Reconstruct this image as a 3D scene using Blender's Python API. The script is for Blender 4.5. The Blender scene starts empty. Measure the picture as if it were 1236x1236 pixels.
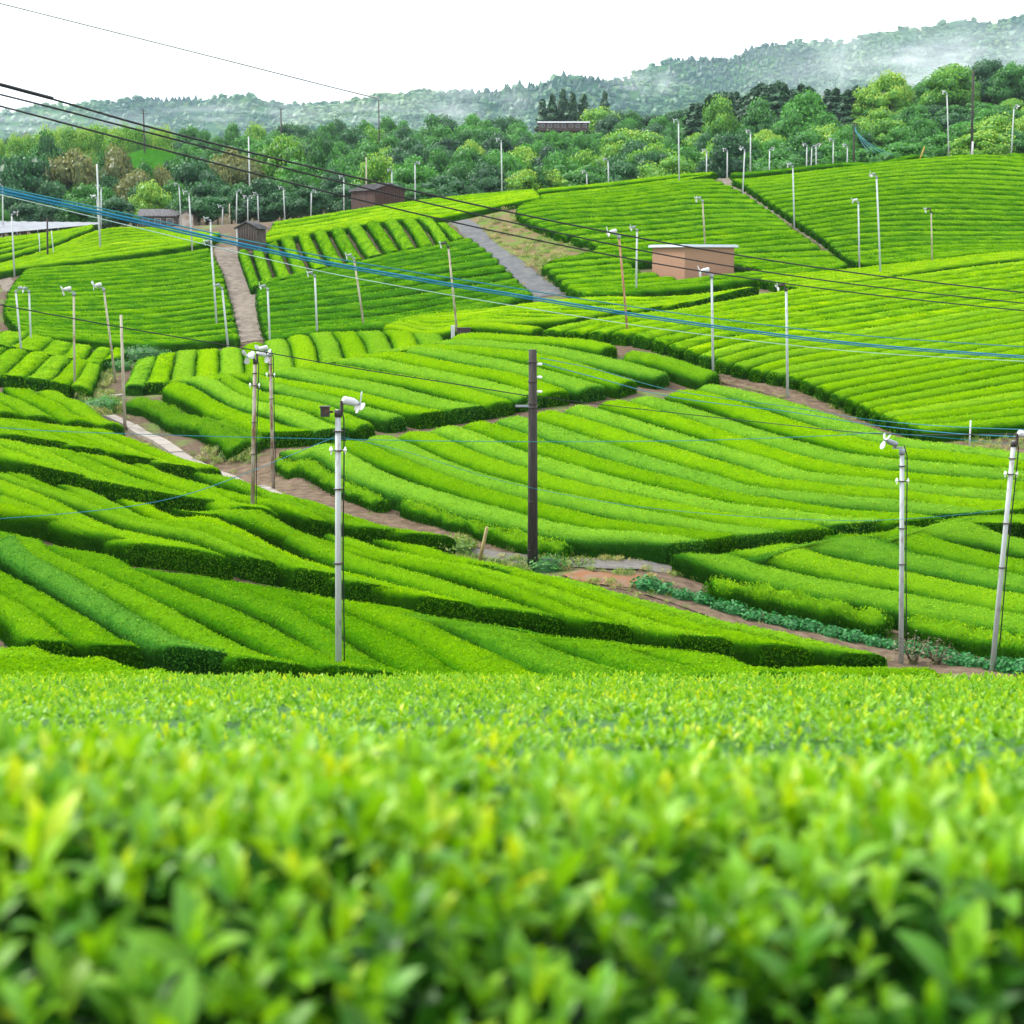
import bpy, math, random
import numpy as np
from mathutils import Vector, Matrix

# ------------------------------------------------------------------ camera, sky, sun, exposure
scn = bpy.context.scene
COL = scn.collection
rng = np.random.default_rng(7)
random.seed(7)
R = math.radians

F_PX, PITCH = 1800.0, R(9.55)            # focal length in photo pixels, downward tilt
cam_data = bpy.data.cameras.new('camera')
cam_data.sensor_width = 36.0
cam_data.lens = 36.0 * F_PX / 1236.0
cam_data.clip_start, cam_data.clip_end = 0.05, 20000.0
cam_data.dof.use_dof = True
cam_data.dof.focus_distance = 58.0
cam_data.dof.aperture_fstop = 3.0
cam = bpy.data.objects.new('camera', cam_data)
COL.objects.link(cam)
cam.location = (0, 0, 0)
cam.rotation_euler = (R(90) - PITCH, 0, 0)
scn.camera = cam

SUN_DIR = Vector((-0.76, 0.25, 0.92)).normalized()      # towards the sun
SUN_EL = math.asin(SUN_DIR.z)
SUN_AZ = math.atan2(SUN_DIR.x, SUN_DIR.y)
world = bpy.data.worlds.new('World')
scn.world = world
world.use_nodes = True
wn, wl = world.node_tree.nodes, world.node_tree.links
bg = wn['Background']
sky = wn.new('ShaderNodeTexSky')
sky.sky_type = 'NISHITA'
sky.sun_disc = False
sky.sun_elevation = SUN_EL
sky.sun_rotation = SUN_AZ
sky.dust_density = 3.0
wco = wn.new('ShaderNodeTexCoord')
wmap = wn.new('ShaderNodeMapping'); wmap.inputs['Scale'].default_value = (1.0, 1.0, 4.0)
wnoi = wn.new('ShaderNodeTexNoise'); wnoi.inputs['Scale'].default_value = 3.2; wnoi.inputs['Detail'].default_value = 6
wramp = wn.new('ShaderNodeValToRGB')
wramp.color_ramp.elements[0].position = 0.30; wramp.color_ramp.elements[0].color = (10.4, 11.1, 12.6, 1)
wramp.color_ramp.elements[1].position = 0.62; wramp.color_ramp.elements[1].color = (12.6, 12.8, 13.2, 1)
wmix = wn.new('ShaderNodeMix'); wmix.data_type = 'RGBA'; wmix.inputs[0].default_value = 0.90
wl.new(wco.outputs['Generated'], wmap.inputs['Vector']); wl.new(wmap.outputs[0], wnoi.inputs['Vector'])
wl.new(wnoi.outputs['Fac'], wramp.inputs['Fac'])
wl.new(sky.outputs['Color'], wmix.inputs[6]); wl.new(wramp.outputs['Color'], wmix.inputs[7])
wl.new(wmix.outputs[2], bg.inputs['Color'])
bg.inputs['Strength'].default_value = 0.055

sun_data = bpy.data.lights.new('sun', 'SUN')
sun_data.energy = 1.5
sun_data.angle = R(14)
sun_data.color = (1.0, 0.96, 0.88)
sun = bpy.data.objects.new('sun', sun_data)
COL.objects.link(sun)
sun.rotation_euler = SUN_DIR.to_track_quat('Z', 'Y').to_euler()

scn.view_settings.view_transform = 'Standard'
scn.view_settings.look = 'None'
scn.view_settings.gamma = 1.0
scn.view_settings.use_curve_mapping = False
scn.view_settings.exposure = 1.95
scn.cycles.max_bounces = 5
scn.cycles.diffuse_bounces = 3
scn.cycles.glossy_bounces = 2
scn.cycles.transmission_bounces = 3
scn.cycles.transparent_max_bounces = 8
scn.cycles.volume_bounces = 1
scn.cycles.volume_step_rate = 2.0
scn.cycles.caustics_reflective = False
scn.cycles.caustics_refractive = False

# ------------------------------------------------------------------ tags and small helpers
ORD = ('first second third fourth fifth sixth seventh eighth ninth tenth eleventh twelfth thirteenth fourteenth fifteenth '
       'sixteenth seventeenth eighteenth nineteenth twentieth').split()
def ordinal(k):
    if k < 20: return ORD[k]
    tens = {2: 'twenty', 3: 'thirty', 4: 'forty', 5: 'fifty', 6: 'sixty'}[(k + 1) // 10]
    u = (k + 1) % 10
    return tens[:-1] + 'ieth' if u == 0 else tens + '-' + ORD[u - 1]

def tag(o, label=None, cat=None, group=None, kind=None):
    if label: o['label'] = label
    if cat: o['category'] = cat
    if group: o['group'] = group
    if kind: o['kind'] = kind
    return o

def link(o, parent=None):
    COL.objects.link(o)
    if parent is not None: o.parent = parent
    return o

def empty(name, loc, rz=0.0):
    o = bpy.data.objects.new(name, None)
    o.empty_display_size = 0.3
    o.location = loc; o.rotation_euler = (0, 0, rz)
    return link(o)

def mesh_np(name, v, faces, mats, fmat=None, smooth=None, attrs=None):
    """v (n,3); faces: list of int arrays (m,k) each with one k; attrs: {name: per-vertex float array}"""
    me = bpy.data.meshes.new(name)
    v = np.asarray(v, np.float32)
    faces = [np.asarray(f, np.int32) for f in faces if len(f)]
    tot = np.concatenate([np.full(len(f), f.shape[1], np.int32) for f in faces])
    idx = np.concatenate([f.ravel() for f in faces])
    me.vertices.add(len(v)); me.vertices.foreach_set('co', v.ravel())
    me.loops.add(len(idx)); me.loops.foreach_set('vertex_index', idx)
    me.polygons.add(len(tot))
    st = np.zeros(len(tot), np.int32); st[1:] = np.cumsum(tot)[:-1]
    me.polygons.foreach_set('loop_start', st)
    me.polygons.foreach_set('loop_total', tot)
    for m in (mats if isinstance(mats, (list, tuple)) else [mats]): me.materials.append(m)
    if fmat is not None: me.polygons.foreach_set('material_index', np.asarray(fmat, np.int32))
    if smooth is not None:
        me.polygons.foreach_set('use_smooth', np.broadcast_to(np.asarray(smooth, bool), (len(tot),)).copy())
    for k, a in (attrs or {}).items():
        at = me.attributes.new(k, 'FLOAT', 'POINT')
        at.data.foreach_set('value', np.asarray(a, np.float32))
    me.update(calc_edges=True)
    return me

def obj(name, me, parent=None, loc=None):
    o = bpy.data.objects.new(name, me)
    if loc is not None: o.location = loc
    return link(o, parent)

class MB:
    """collects boxes, tubes and sheets into one mesh"""
    def __init__(s): s.v = []; s.f = []; s.n = 0; s.sm = []
    def add(s, v, f, smooth=False):
        v = np.asarray(v, float)
        s.v.append(v)
        for q in f: s.f.append([i + s.n for i in q]); s.sm.append(smooth)
        s.n += len(v)
        return s
    def box(s, c, size, M=None, bevel=0.0):
        x, y, z = (k / 2 for k in size)
        v = np.array([(i * x, j * y, k * z) for i in (-1, 1) for j in (-1, 1) for k in (-1, 1)])
        if M is not None: v = v @ np.array(M.to_3x3()).T
        return s.add(v + np.array(c), [(0, 1, 3, 2), (4, 6, 7, 5), (0, 4, 5, 1), (2, 3, 7, 6), (0, 2, 6, 4), (1, 5, 7, 3)])
    def tube(s, pts, rad, n=8, caps=True):
        pts = np.asarray(pts, float); m = len(pts)
        rad = np.broadcast_to(np.asarray(rad, float), (m,))
        t = np.gradient(pts, axis=0); t /= np.linalg.norm(t, axis=1)[:, None] + 1e-9
        up = np.array([0, 0, 1.0]) if abs(t[0, 2]) < 0.9 else np.array([1.0, 0, 0])
        v = []
        for i in range(m):
            a = np.cross(t[i], up); a /= np.linalg.norm(a) + 1e-9
            b = np.cross(a, t[i])
            for k in range(n):
                an = 2 * math.pi * k / n
                v.append(pts[i] + rad[i] * (a * math.cos(an) + b * math.sin(an)))
        f = [(i * n + k, i * n + (k + 1) % n, (i + 1) * n + (k + 1) % n, (i + 1) * n + k) for i in range(m - 1) for k in range(n)]
        s.add(v, f, True)
        if caps:
            s.f.append([s.n - m * n + k for k in range(n)][::-1]); s.sm.append(False)
            s.f.append([s.n - n + k for k in range(n)]); s.sm.append(False)
        return s
    def mesh(s, name, mat):
        me = bpy.data.meshes.new(name)
        me.from_pydata(np.concatenate(s.v).tolist(), [], s.f)
        me.materials.append(mat)
        me.polygons.foreach_set('use_smooth', np.array(s.sm, bool))
        me.update()
        return me
    def build(s, name, mat, parent=None, loc=None):
        return obj(name, s.mesh(name, mat), parent, loc)

def vnoise(x, y, seed=0):
    """smooth value noise in [0,1]"""
    x = np.asarray(x, float); y = np.asarray(y, float)
    xi = np.floor(x).astype(np.int64); yi = np.floor(y).astype(np.int64)
    fx = x - xi; fy = y - yi
    fx = fx * fx * (3 - 2 * fx); fy = fy * fy * (3 - 2 * fy)
    def h(a, b):
        n = (a * 374761393 + b * 668265263 + seed * 1442695041) & 0x7fffffff
        n = ((n ^ (n >> 13)) * 1274126177) & 0x7fffffff
        return ((n ^ (n >> 16)) & 0xffff) / 65535.0
    return (h(xi, yi) * (1 - fx) + h(xi + 1, yi) * fx) * (1 - fy) + (h(xi, yi + 1) * (1 - fx) + h(xi + 1, yi + 1) * fx) * fy

# ------------------------------------------------------------------ materials
def new_mat(name):
    m = bpy.data.materials.new(name); m.use_nodes = True
    n, l = m.node_tree.nodes, m.node_tree.links
    return m, n, l, n['Principled BSDF']

def rgb(c): return (c[0], c[1], c[2], 1.0)

def mixc(n, l, fac, a, b, blend='MIX'):
    x = n.new('ShaderNodeMix'); x.data_type = 'RGBA'; x.blend_type = blend
    for sock, val in ((x.inputs[0], fac), (x.inputs[6], a), (x.inputs[7], b)):
        if hasattr(val, 'is_linked'): l.new(val, sock)
        elif isinstance(val, (int, float)): sock.default_value = val
        else: sock.default_value = rgb(val)
    return x.outputs[2]

def noise(n, l, scale, detail=4, rough=0.55, coord='Object', vec_scale=None):
    tc = n.new('ShaderNodeTexCoord'); t = n.new('ShaderNodeTexNoise')
    t.inputs['Scale'].default_value = scale; t.inputs['Detail'].default_value = detail; t.inputs['Roughness'].default_value = rough
    if vec_scale:
        mp = n.new('ShaderNodeMapping'); mp.inputs['Scale'].default_value = vec_scale
        l.new(tc.outputs[coord], mp.inputs['Vector']); l.new(mp.outputs[0], t.inputs['Vector'])
    else: l.new(tc.outputs[coord], t.inputs['Vector'])
    return t.outputs['Fac']

def ramp(n, l, fac, p0, p1):
    r = n.new('ShaderNodeMapRange'); r.inputs[1].default_value = p0; r.inputs[2].default_value = p1
    l.new(fac, r.inputs[0]); return r.outputs[0]

def bump(n, l, bsdf, h, strength, dist):
    b = n.new('ShaderNodeBump'); b.inputs['Strength'].default_value = strength; b.inputs['Distance'].default_value = dist
    l.new(h, b.inputs['Height']); l.new(b.outputs[0], bsdf.inputs['Normal'])

def foliage_mat(name, stops, transl=0.32, rough=0.5, objvar=0.0, spec=0.3):
    """stops: (pos, colour) along the per-leaf attribute 'age' (old leaf or painted shade .. young shoot); 'tint' shifts it a little per leaf"""
    m, n, l, b = new_mat(name)
    at = n.new('ShaderNodeAttribute'); at.attribute_name = 'age_shade'
    r = n.new('ShaderNodeValToRGB')
    el = r.color_ramp.elements
    while len(el) < len(stops): el.new(0.5)
    for e, (p, c) in zip(el, stops): e.position = p; e.color = rgb(c)
    fac = at.outputs['Fac']
    if objvar:
        oi = n.new('ShaderNodeObjectInfo')
        ma = n.new('ShaderNodeMath'); ma.operation = 'MULTIPLY_ADD'
        l.new(oi.outputs['Random'], ma.inputs[0]); ma.inputs[1].default_value = objvar; ma.inputs[2].default_value = -objvar / 2
        ad = n.new('ShaderNodeMath'); ad.operation = 'ADD'; ad.use_clamp = True
        l.new(fac, ad.inputs[0]); l.new(ma.outputs[0], ad.inputs[1]); fac = ad.outputs[0]
    l.new(fac, r.inputs['Fac'])
    at2 = n.new('ShaderNodeAttribute'); at2.attribute_name = 'tint'      # blue-green leaves against yellow-green ones
    sep = n.new('ShaderNodeSeparateColor'); com = n.new('ShaderNodeCombineColor')
    l.new(r.outputs['Color'], sep.inputs[0]); l.new(sep.outputs[1], com.inputs[1])
    for i, (src, k) in enumerate(((0, 0.86), (1, 0.16))):
        mm = n.new('ShaderNodeMath'); mm.operation = 'MULTIPLY'; mm.inputs[1].default_value = k
        l.new(sep.outputs[src], mm.inputs[0]); l.new(mm.outputs[0], com.inputs[0 if i == 0 else 2])
    c = mixc(n, l, at2.outputs['Fac'], r.outputs['Color'], com.outputs[0])
    l.new(c, b.inputs['Base Color'])
    b.inputs['Roughness'].default_value = rough
    b.inputs['Specular IOR Level'].default_value = spec
    tr = n.new('ShaderNodeBsdfTranslucent'); l.new(mixc(n, l, 1.0, c, (1.25, 1.15, 0.6), 'MULTIPLY'), tr.inputs['Color'])
    ms = n.new('ShaderNodeMixShader'); ms.inputs[0].default_value = transl
    l.new(b.outputs[0], ms.inputs[1]); l.new(tr.outputs[0], ms.inputs[2])
    l.new(ms.outputs[0], n['Material Output'].inputs['Surface'])
    return m

def solid_mat(name, c, rough=0.6, c2=None, scale=4.0, thr=(0.45, 0.65), metal=0.0, bmp=0.0, vec_scale=None, spec=0.3, bdist=0.02, coord='Object'):
    m, n, l, b = new_mat(name)
    b.inputs['Roughness'].default_value = rough; b.inputs['Metallic'].default_value = metal
    b.inputs['Specular IOR Level'].default_value = spec
    if c2 is None: b.inputs['Base Color'].default_value = rgb(c)
    else:
        nz = noise(n, l, scale, 5, vec_scale=vec_scale, coord=coord)
        l.new(mixc(n, l, ramp(n, l, nz, *thr), c, c2), b.inputs['Base Color'])
        if bmp: bump(n, l, b, nz, bmp, bdist)
    return m

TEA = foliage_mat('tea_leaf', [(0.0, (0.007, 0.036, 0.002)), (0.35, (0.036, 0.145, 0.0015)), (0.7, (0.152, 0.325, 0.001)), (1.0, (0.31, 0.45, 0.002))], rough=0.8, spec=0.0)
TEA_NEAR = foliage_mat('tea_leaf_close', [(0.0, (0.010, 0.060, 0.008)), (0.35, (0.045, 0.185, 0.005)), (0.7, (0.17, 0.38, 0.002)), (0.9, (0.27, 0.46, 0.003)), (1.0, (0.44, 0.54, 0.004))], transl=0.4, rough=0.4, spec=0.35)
VEG = foliage_mat('vegetable_leaf', [(0.0, (0.006, 0.075, 0.016)), (1.0, (0.032, 0.22, 0.042))], transl=0.25)
TREE_DARK = foliage_mat('tree_leaf_dark', [(0.0, (0.004, 0.036, 0.015)), (1.0, (0.034, 0.155, 0.032))], transl=0.2, objvar=0.5)
TREE_MID = foliage_mat('tree_leaf_mid', [(0.0, (0.008, 0.068, 0.013)), (1.0, (0.066, 0.27, 0.022))], transl=0.25, objvar=0.5)
TREE_LIGHT = foliage_mat('tree_leaf_light', [(0.0, (0.024, 0.12, 0.010)), (0.6, (0.105, 0.30, 0.016)), (1.0, (0.28, 0.42, 0.04))], transl=0.25, objvar=0.35)
TREE_BROWN = foliage_mat('tree_leaf_brown', [(0.0, (0.035, 0.07, 0.014)), (1.0, (0.21, 0.215, 0.055))], transl=0.2, objvar=0.35)
CEDAR = foliage_mat('cedar_needles', [(0.0, (0.008, 0.042, 0.020)), (1.0, (0.038, 0.115, 0.042))], transl=0.1, objvar=0.3)
GRASSM = foliage_mat('grass_blade', [(0.0, (0.05, 0.13, 0.015)), (0.6, (0.13, 0.24, 0.02)), (1.0, (0.38, 0.33, 0.12))], transl=0.3)
BARK = solid_mat('bark', (0.07, 0.05, 0.035), 0.9, (0.14, 0.11, 0.08), 3.0)
STEM = solid_mat('shoot_stem', (0.07, 0.16, 0.02), 0.6, (0.10, 0.09, 0.03), 20)
PWHITE = solid_mat('pole_white_paint', (0.36, 0.39, 0.38), 0.5, (0.22, 0.21, 0.19), 3.0, (0.55, 0.75), vec_scale=(3, 3, 1))
PRUST = solid_mat('pole_rusty_steel', (0.30, 0.26, 0.21), 0.7, (0.14, 0.07, 0.035), 1.6, (0.42, 0.60), vec_scale=(4, 4, 1))
PTAN = solid_mat('pole_weathered_steel', (0.33, 0.30, 0.22), 0.7, (0.19, 0.12, 0.07), 1.6, (0.5, 0.7), vec_scale=(4, 4, 1))
PBROWN = solid_mat('pole_red_brown', (0.24, 0.10, 0.05), 0.8, (0.36, 0.22, 0.13), 1.6, (0.45, 0.65), vec_scale=(4, 4, 1))
PDARK = solid_mat('pole_dark_wood', (0.026, 0.023, 0.020), 0.85, (0.050, 0.043, 0.036), 5.0, vec_scale=(6, 6, 0.5))
WHITE = solid_mat('white_enamel', (0.46, 0.47, 0.47), 0.45, (0.33, 0.31, 0.28), 5.0, (0.6, 0.8))
GREYM = solid_mat('grey_metal', (0.22, 0.25, 0.27), 0.5, (0.13, 0.11, 0.09), 6.0, (0.55, 0.7))
DARKM = solid_mat('dark_metal', (0.030, 0.027, 0.027), 0.6, (0.10, 0.045, 0.02), 8.0, (0.5, 0.7))
GLASSY = solid_mat('insulator_white', (0.75, 0.78, 0.74), 0.25)
CABLE_K = solid_mat('cable_black', (0.012, 0.012, 0.014), 0.6)
CABLE_B = solid_mat('cable_blue', (0.003, 0.155, 0.27), 0.45)
CABLE_T = solid_mat('cable_teal', (0.003, 0.16, 0.20), 0.45)
CABLE_W = solid_mat('cable_pale', (0.26, 0.25, 0.25), 0.5)
CABLE_P = solid_mat('cable_pale_green', (0.35, 0.50, 0.46), 0.5)
# ------------------------------------------------------------------ terrain: survey points (photo pixel, distance) of the crop canopy
CP, SP = math.cos(PITCH), math.sin(PITCH)
HC = 0.85                                  # height of the crop canopy over the ground
def ray(px, py):
    """direction through a photo pixel, scaled to one metre forward (Y)"""
    x = (np.asarray(px, float) - 618.0) / F_PX; y = (618.0 - np.asarray(py, float)) / F_PX
    Y = CP + y * SP; Z = -SP + y * CP
    return x / Y, Z / Y
def at(px, py, d):
    a, b = ray(px, py); return np.array([a * d, d, b * d])

SURVEY = '''0 785 33;0 815 27;1120 806 34;600 810 34
400 800 34.5;600 806 34.5;205 690 46;0 645 50;530 745 42;773 780 39.5;140 775 37;905 803 36.5
0 610 52;300 690 46.5;650 765 41;1045 800 40;75 590 57;225 625 54;400 645 52.5;580 680 48.5;850 745 44;960 770 42
0 552 61;210 595 57.5;520 648 53;110 548 65;0 530 67.5;250 573 66;0 527 69;105 543 68;255 566 67
22 506 76;107 515 76;8 498 79;100 508 79;137 512 80;0 463 92;60 469 92
15 453 96;97 466 93;48 425 106;58 427 106.5;75 410 113
160 485 91;288 540 77;330 556 72;225 500 86
150 462 97;300 452 95;450 428 97;540 410 100;190 427 108;300 411 107;400 399 107;520 399 105
200 465 92;310 518 78;380 526 74.5;500 503 77;640 475 79;775 458 82.5;860 453 88;262 452 93;365 440 94;500 416 97;640 408 97;755 422 91
372 541 69;520 595 59;620 622 56;720 641 54;830 653 53;494 520 72;612 501 75;735 481 77.5;850 463 82;1240 551 66;1100 531 69.5;980 638 54.5;1110 625 57;1240 612 59;900 560 64;700 560 64
845 669 52.5;986 703 50;1236 747 47;1047 645 55.5;1236 630 58.5;1330 700 51
760 404 94;860 432 90;952 452 86.5;1022 480 82;1105 513 75;1240 503 76;1240 439 88;1240 405 96;1240 374 105;1240 343 115;1240 318 123
1000 408 97;950 378 106;945 350 114;800 375 105;665 393 100
560 390 102.5;500 381 107;700 355 116;950 329 124;1100 317 126;1240 305 130
716 302 134;660 318 131;880 286 142;960 280 143;660 275 145;850 258 152;935 258 150;625 250 154;820 231 162;655 238 162;862 216 169
1035 312 136;1240 299 141;960 265 148;1150 246 158;1240 248 158;885 215 171;1000 203 173;1100 191 176;1190 185 178;1240 188 178
322 404 110;400 394 111;500 380 112;640 352 121;310 358 126;420 343 127;520 325 131;600 312 134;312 338 134;400 321 138;480 303 142;568 285 147
300 300 150;355 279 157;436 267 161;525 262 160
400 273 163;560 252 163;650 234 166;330 266 176;420 252 178;520 238 178;640 227 176;740 221 172;860 208 176
30 323 142;110 317 144;190 308 147;253 298 150;100 342 134;190 335 136;100 369 126;190 364 127;268 325 140;275 355 130;25 398 118;110 405 116;200 408 113.5;287 402 112
135 304 149;250 289 156;65 296 156;125 274 168;190 272 171;270 278 168;0 320 147;0 286 166;60 279 172;115 269 178'''
GROUND_PX = '1088 803 43.7;1197 810 42;643 688 52;330 594 69;130 503 87;90 475 93;150 520 86;303 636 53;862 455 89;950 480 84.5;780 690 50.5;560 656 55;990 775 45'
WORLD = []
for d in (-14, -6, 0, 6, 12, 18, 24, 30):
    for x in (-26, -9, 9, 26): WORLD.append((x, d, -1.15 - 0.27 * d + (0.0 if d < 20 else 0.004 * (d - 20) * max(0, -x - 3))))
for x, y, z in ((-80, 200, 1), (-80, 230, 0.5), (-30, 205, 4.5), (0, 200, 6.5), (30, 200, 8), (75, 205, 12), (-30, 235, 3), (0, 235, 4.5), (30, 235, 8), (80, 235, 15),
                (-110, 300, 6), (-45, 300, 7), (0, 300, 10), (50, 300, 18), (110, 300, 27), (-140, 370, 18), (-50, 370, 17), (0, 370, 19), (60, 370, 26), (140, 370, 36),
                (-170, 450, 16), (0, 450, 24), (170, 450, 38), (-190, 520, 10), (0, 520, 18), (190, 520, 30)):
    WORLD.append((x, y, z))
_pts = []
for chunk, off in ((SURVEY.replace('\n', ';'), HC), (GROUND_PX, 0.0)):
    for s in chunk.split(';'):
        px, py, d = (float(k) for k in s.split())
        p = at(px, py, d); p[2] -= off
        _pts.append(p)
        if px < 30: _pts.append(p + np.array([-22, 0, 0.0]))
        if px > 1190: _pts.append(p + np.array([22, 0, 0.0]))
_pts = np.array(_pts + [np.array(w, float) for w in WORLD])
_S = 50.0
def _phi(r2): return np.where(r2 > 1e-12, 0.5 * r2 * np.log(np.maximum(r2, 1e-12)), 0.0)
_ctr = _pts[:, :2] / _S
_n = len(_ctr)
_K = _phi(((_ctr[:, None, :] - _ctr[None]) ** 2).sum(-1)) + 2e-4 * np.eye(_n)
_P = np.concatenate([np.ones((_n, 1)), _ctr], 1)
_A = np.block([[_K, _P], [_P.T, np.zeros((3, 3))]])
_w = np.linalg.solve(_A, np.concatenate([_pts[:, 2], np.zeros(3)]))
def tps(x, y):
    x = np.asarray(x, float).ravel() / _S; y = np.asarray(y, float).ravel() / _S
    out = np.empty(len(x))
    for i in range(0, len(x), 20000):
        q = np.stack([x[i:i + 20000], y[i:i + 20000]], 1)
        out[i:i + 20000] = _phi(((q[:, None, :] - _ctr[None]) ** 2).sum(-1)) @ _w[:_n] + _w[_n] + q @ _w[_n + 1:]
    return out
GX = np.arange(-150, 150.1, 1.5); GY = np.arange(-15, 420.1, 1.5)
_gx, _gy = np.meshgrid(GX, GY)
GZ = tps(np.clip(_gx, -30 - 0.45 * np.maximum(_gy, 0), 30 + 0.45 * np.maximum(_gy, 0)), _gy).reshape(_gx.shape)
def ground(x, y):
    x = np.asarray(x, float); y = np.asarray(y, float)
    u = np.clip((x - GX[0]) / 1.5, 0, len(GX) - 1.001); v = np.clip((y - GY[0]) / 1.5, 0, len(GY) - 1.001)
    i = u.astype(int); j = v.astype(int); fu = u - i; fv = v - j
    return (GZ[j, i] * (1 - fu) + GZ[j, i + 1] * fu) * (1 - fv) + (GZ[j + 1, i] * (1 - fu) + GZ[j + 1, i + 1] * fu) * fv
def hit(px, py, off=0.0, dmin=25.0, dmax=260.0):
    """where the line of sight through a photo pixel first meets the ground raised by off"""
    a, b = ray(px, py)
    d = np.arange(dmin, dmax, 0.25)
    g = b * d - ground(a * d, d) - off
    k = np.nonzero((g[:-1] > 0) & (g[1:] <= 0))[0]
    if len(k):
        i = k[0]; dd = d[i] + 0.25 * g[i] / (g[i] - g[i + 1] + 1e-9)
    else:
        dd = d[np.argmin(np.abs(g))]
    return np.array([a * dd, dd, ground(a * dd, dd)])
# ------------------------------------------------------------------ tea rows
def spline(P, n=None, step=None):
    """Catmull-Rom through P, resampled evenly"""
    P = np.asarray(P, float)
    if len(P) > 2:
        Q = np.concatenate([[2 * P[0] - P[1]], P, [2 * P[-1] - P[-2]]])
        t = np.linspace(0, 1, 12, endpoint=False)[:, None]
        out = []
        for i in range(1, len(Q) - 2):
            a, b, c, d = Q[i - 1:i + 3]
            out.append(0.5 * (2 * b + (c - a) * t + (2 * a - 5 * b + 4 * c - d) * t ** 2 + (3 * b - a - 3 * c + d) * t ** 3))
        P = np.concatenate(out + [Q[-2:-1]])
    s = np.concatenate([[0], np.cumsum(np.linalg.norm(np.diff(P, axis=0), axis=1))])
    if n is None: n = max(4, int(round(s[-1] / step)) + 1)
    q = np.linspace(0, s[-1], n)
    return np.stack([np.interp(q, s, P[:, k]) for k in range(P.shape[1])], 1)

BRICK_AT = (at(826, 345, 124.5)[0], 124.5)
def cut_building(P):
    """pieces of a ground line that stay clear of the brick building"""
    c, s_ = math.cos(R(33)), math.sin(R(33))
    q = P - np.array(BRICK_AT); u = q[:, 0] * c + q[:, 1] * s_; v = -q[:, 0] * s_ + q[:, 1] * c
    bad = (u > -1.6) & (u < 6.9) & (v > -1.6) & (v < 5.9)
    if not bad.any(): return [P]
    i = np.nonzero(bad)[0]
    return [p for p in (P[:i[0]], P[i[-1] + 1:]) if len(p) > 4]

def px_row(txt, off=HC, dmin=25.0):
    v = [float(k) for k in txt.replace(',', ' ').split()]
    return np.array([hit(v[i], v[i + 1], off, dmin)[:2] for i in range(0, len(v), 2)])

PROF = np.array([(-0.50, 0.00), (-0.50, 0.36), (-0.495, 0.60), (-0.45, 0.765), (-0.32, 0.895), (-0.13, 0.985), (0.13, 0.985), (0.32, 0.895), (0.45, 0.765), (0.495, 0.60), (0.50, 0.36), (0.50, 0.00)])
def leaf_quads(c, nrm, L, W, tilt, lift, upright=0.0, g=rng):
    """diamond leaves round points c with surface normals nrm"""
    n = len(c)
    nn = nrm + tilt * g.normal(size=(n, 3)); nn /= np.linalg.norm(nn, axis=1)[:, None] + 1e-9
    a = g.normal(size=(n, 3)) + upright * np.array([0, 0, 1.0])
    a -= (a * nn).sum(1)[:, None] * nn; a /= np.linalg.norm(a, axis=1)[:, None] + 1e-9
    b = np.cross(nn, a)
    s = g.uniform(0.65, 1.35, n)[:, None]
    c = c + nrm * (lift * g.uniform(-0.3, 1, n))[:, None]
    v = np.stack([c - a * L * s / 2, c + b * W * s / 2 + a * L * s * 0.05, c + a * L * s / 2, c - b * W * s / 2 + a * L * s * 0.05], 1)
    return v.reshape(-1, 3)

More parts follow.
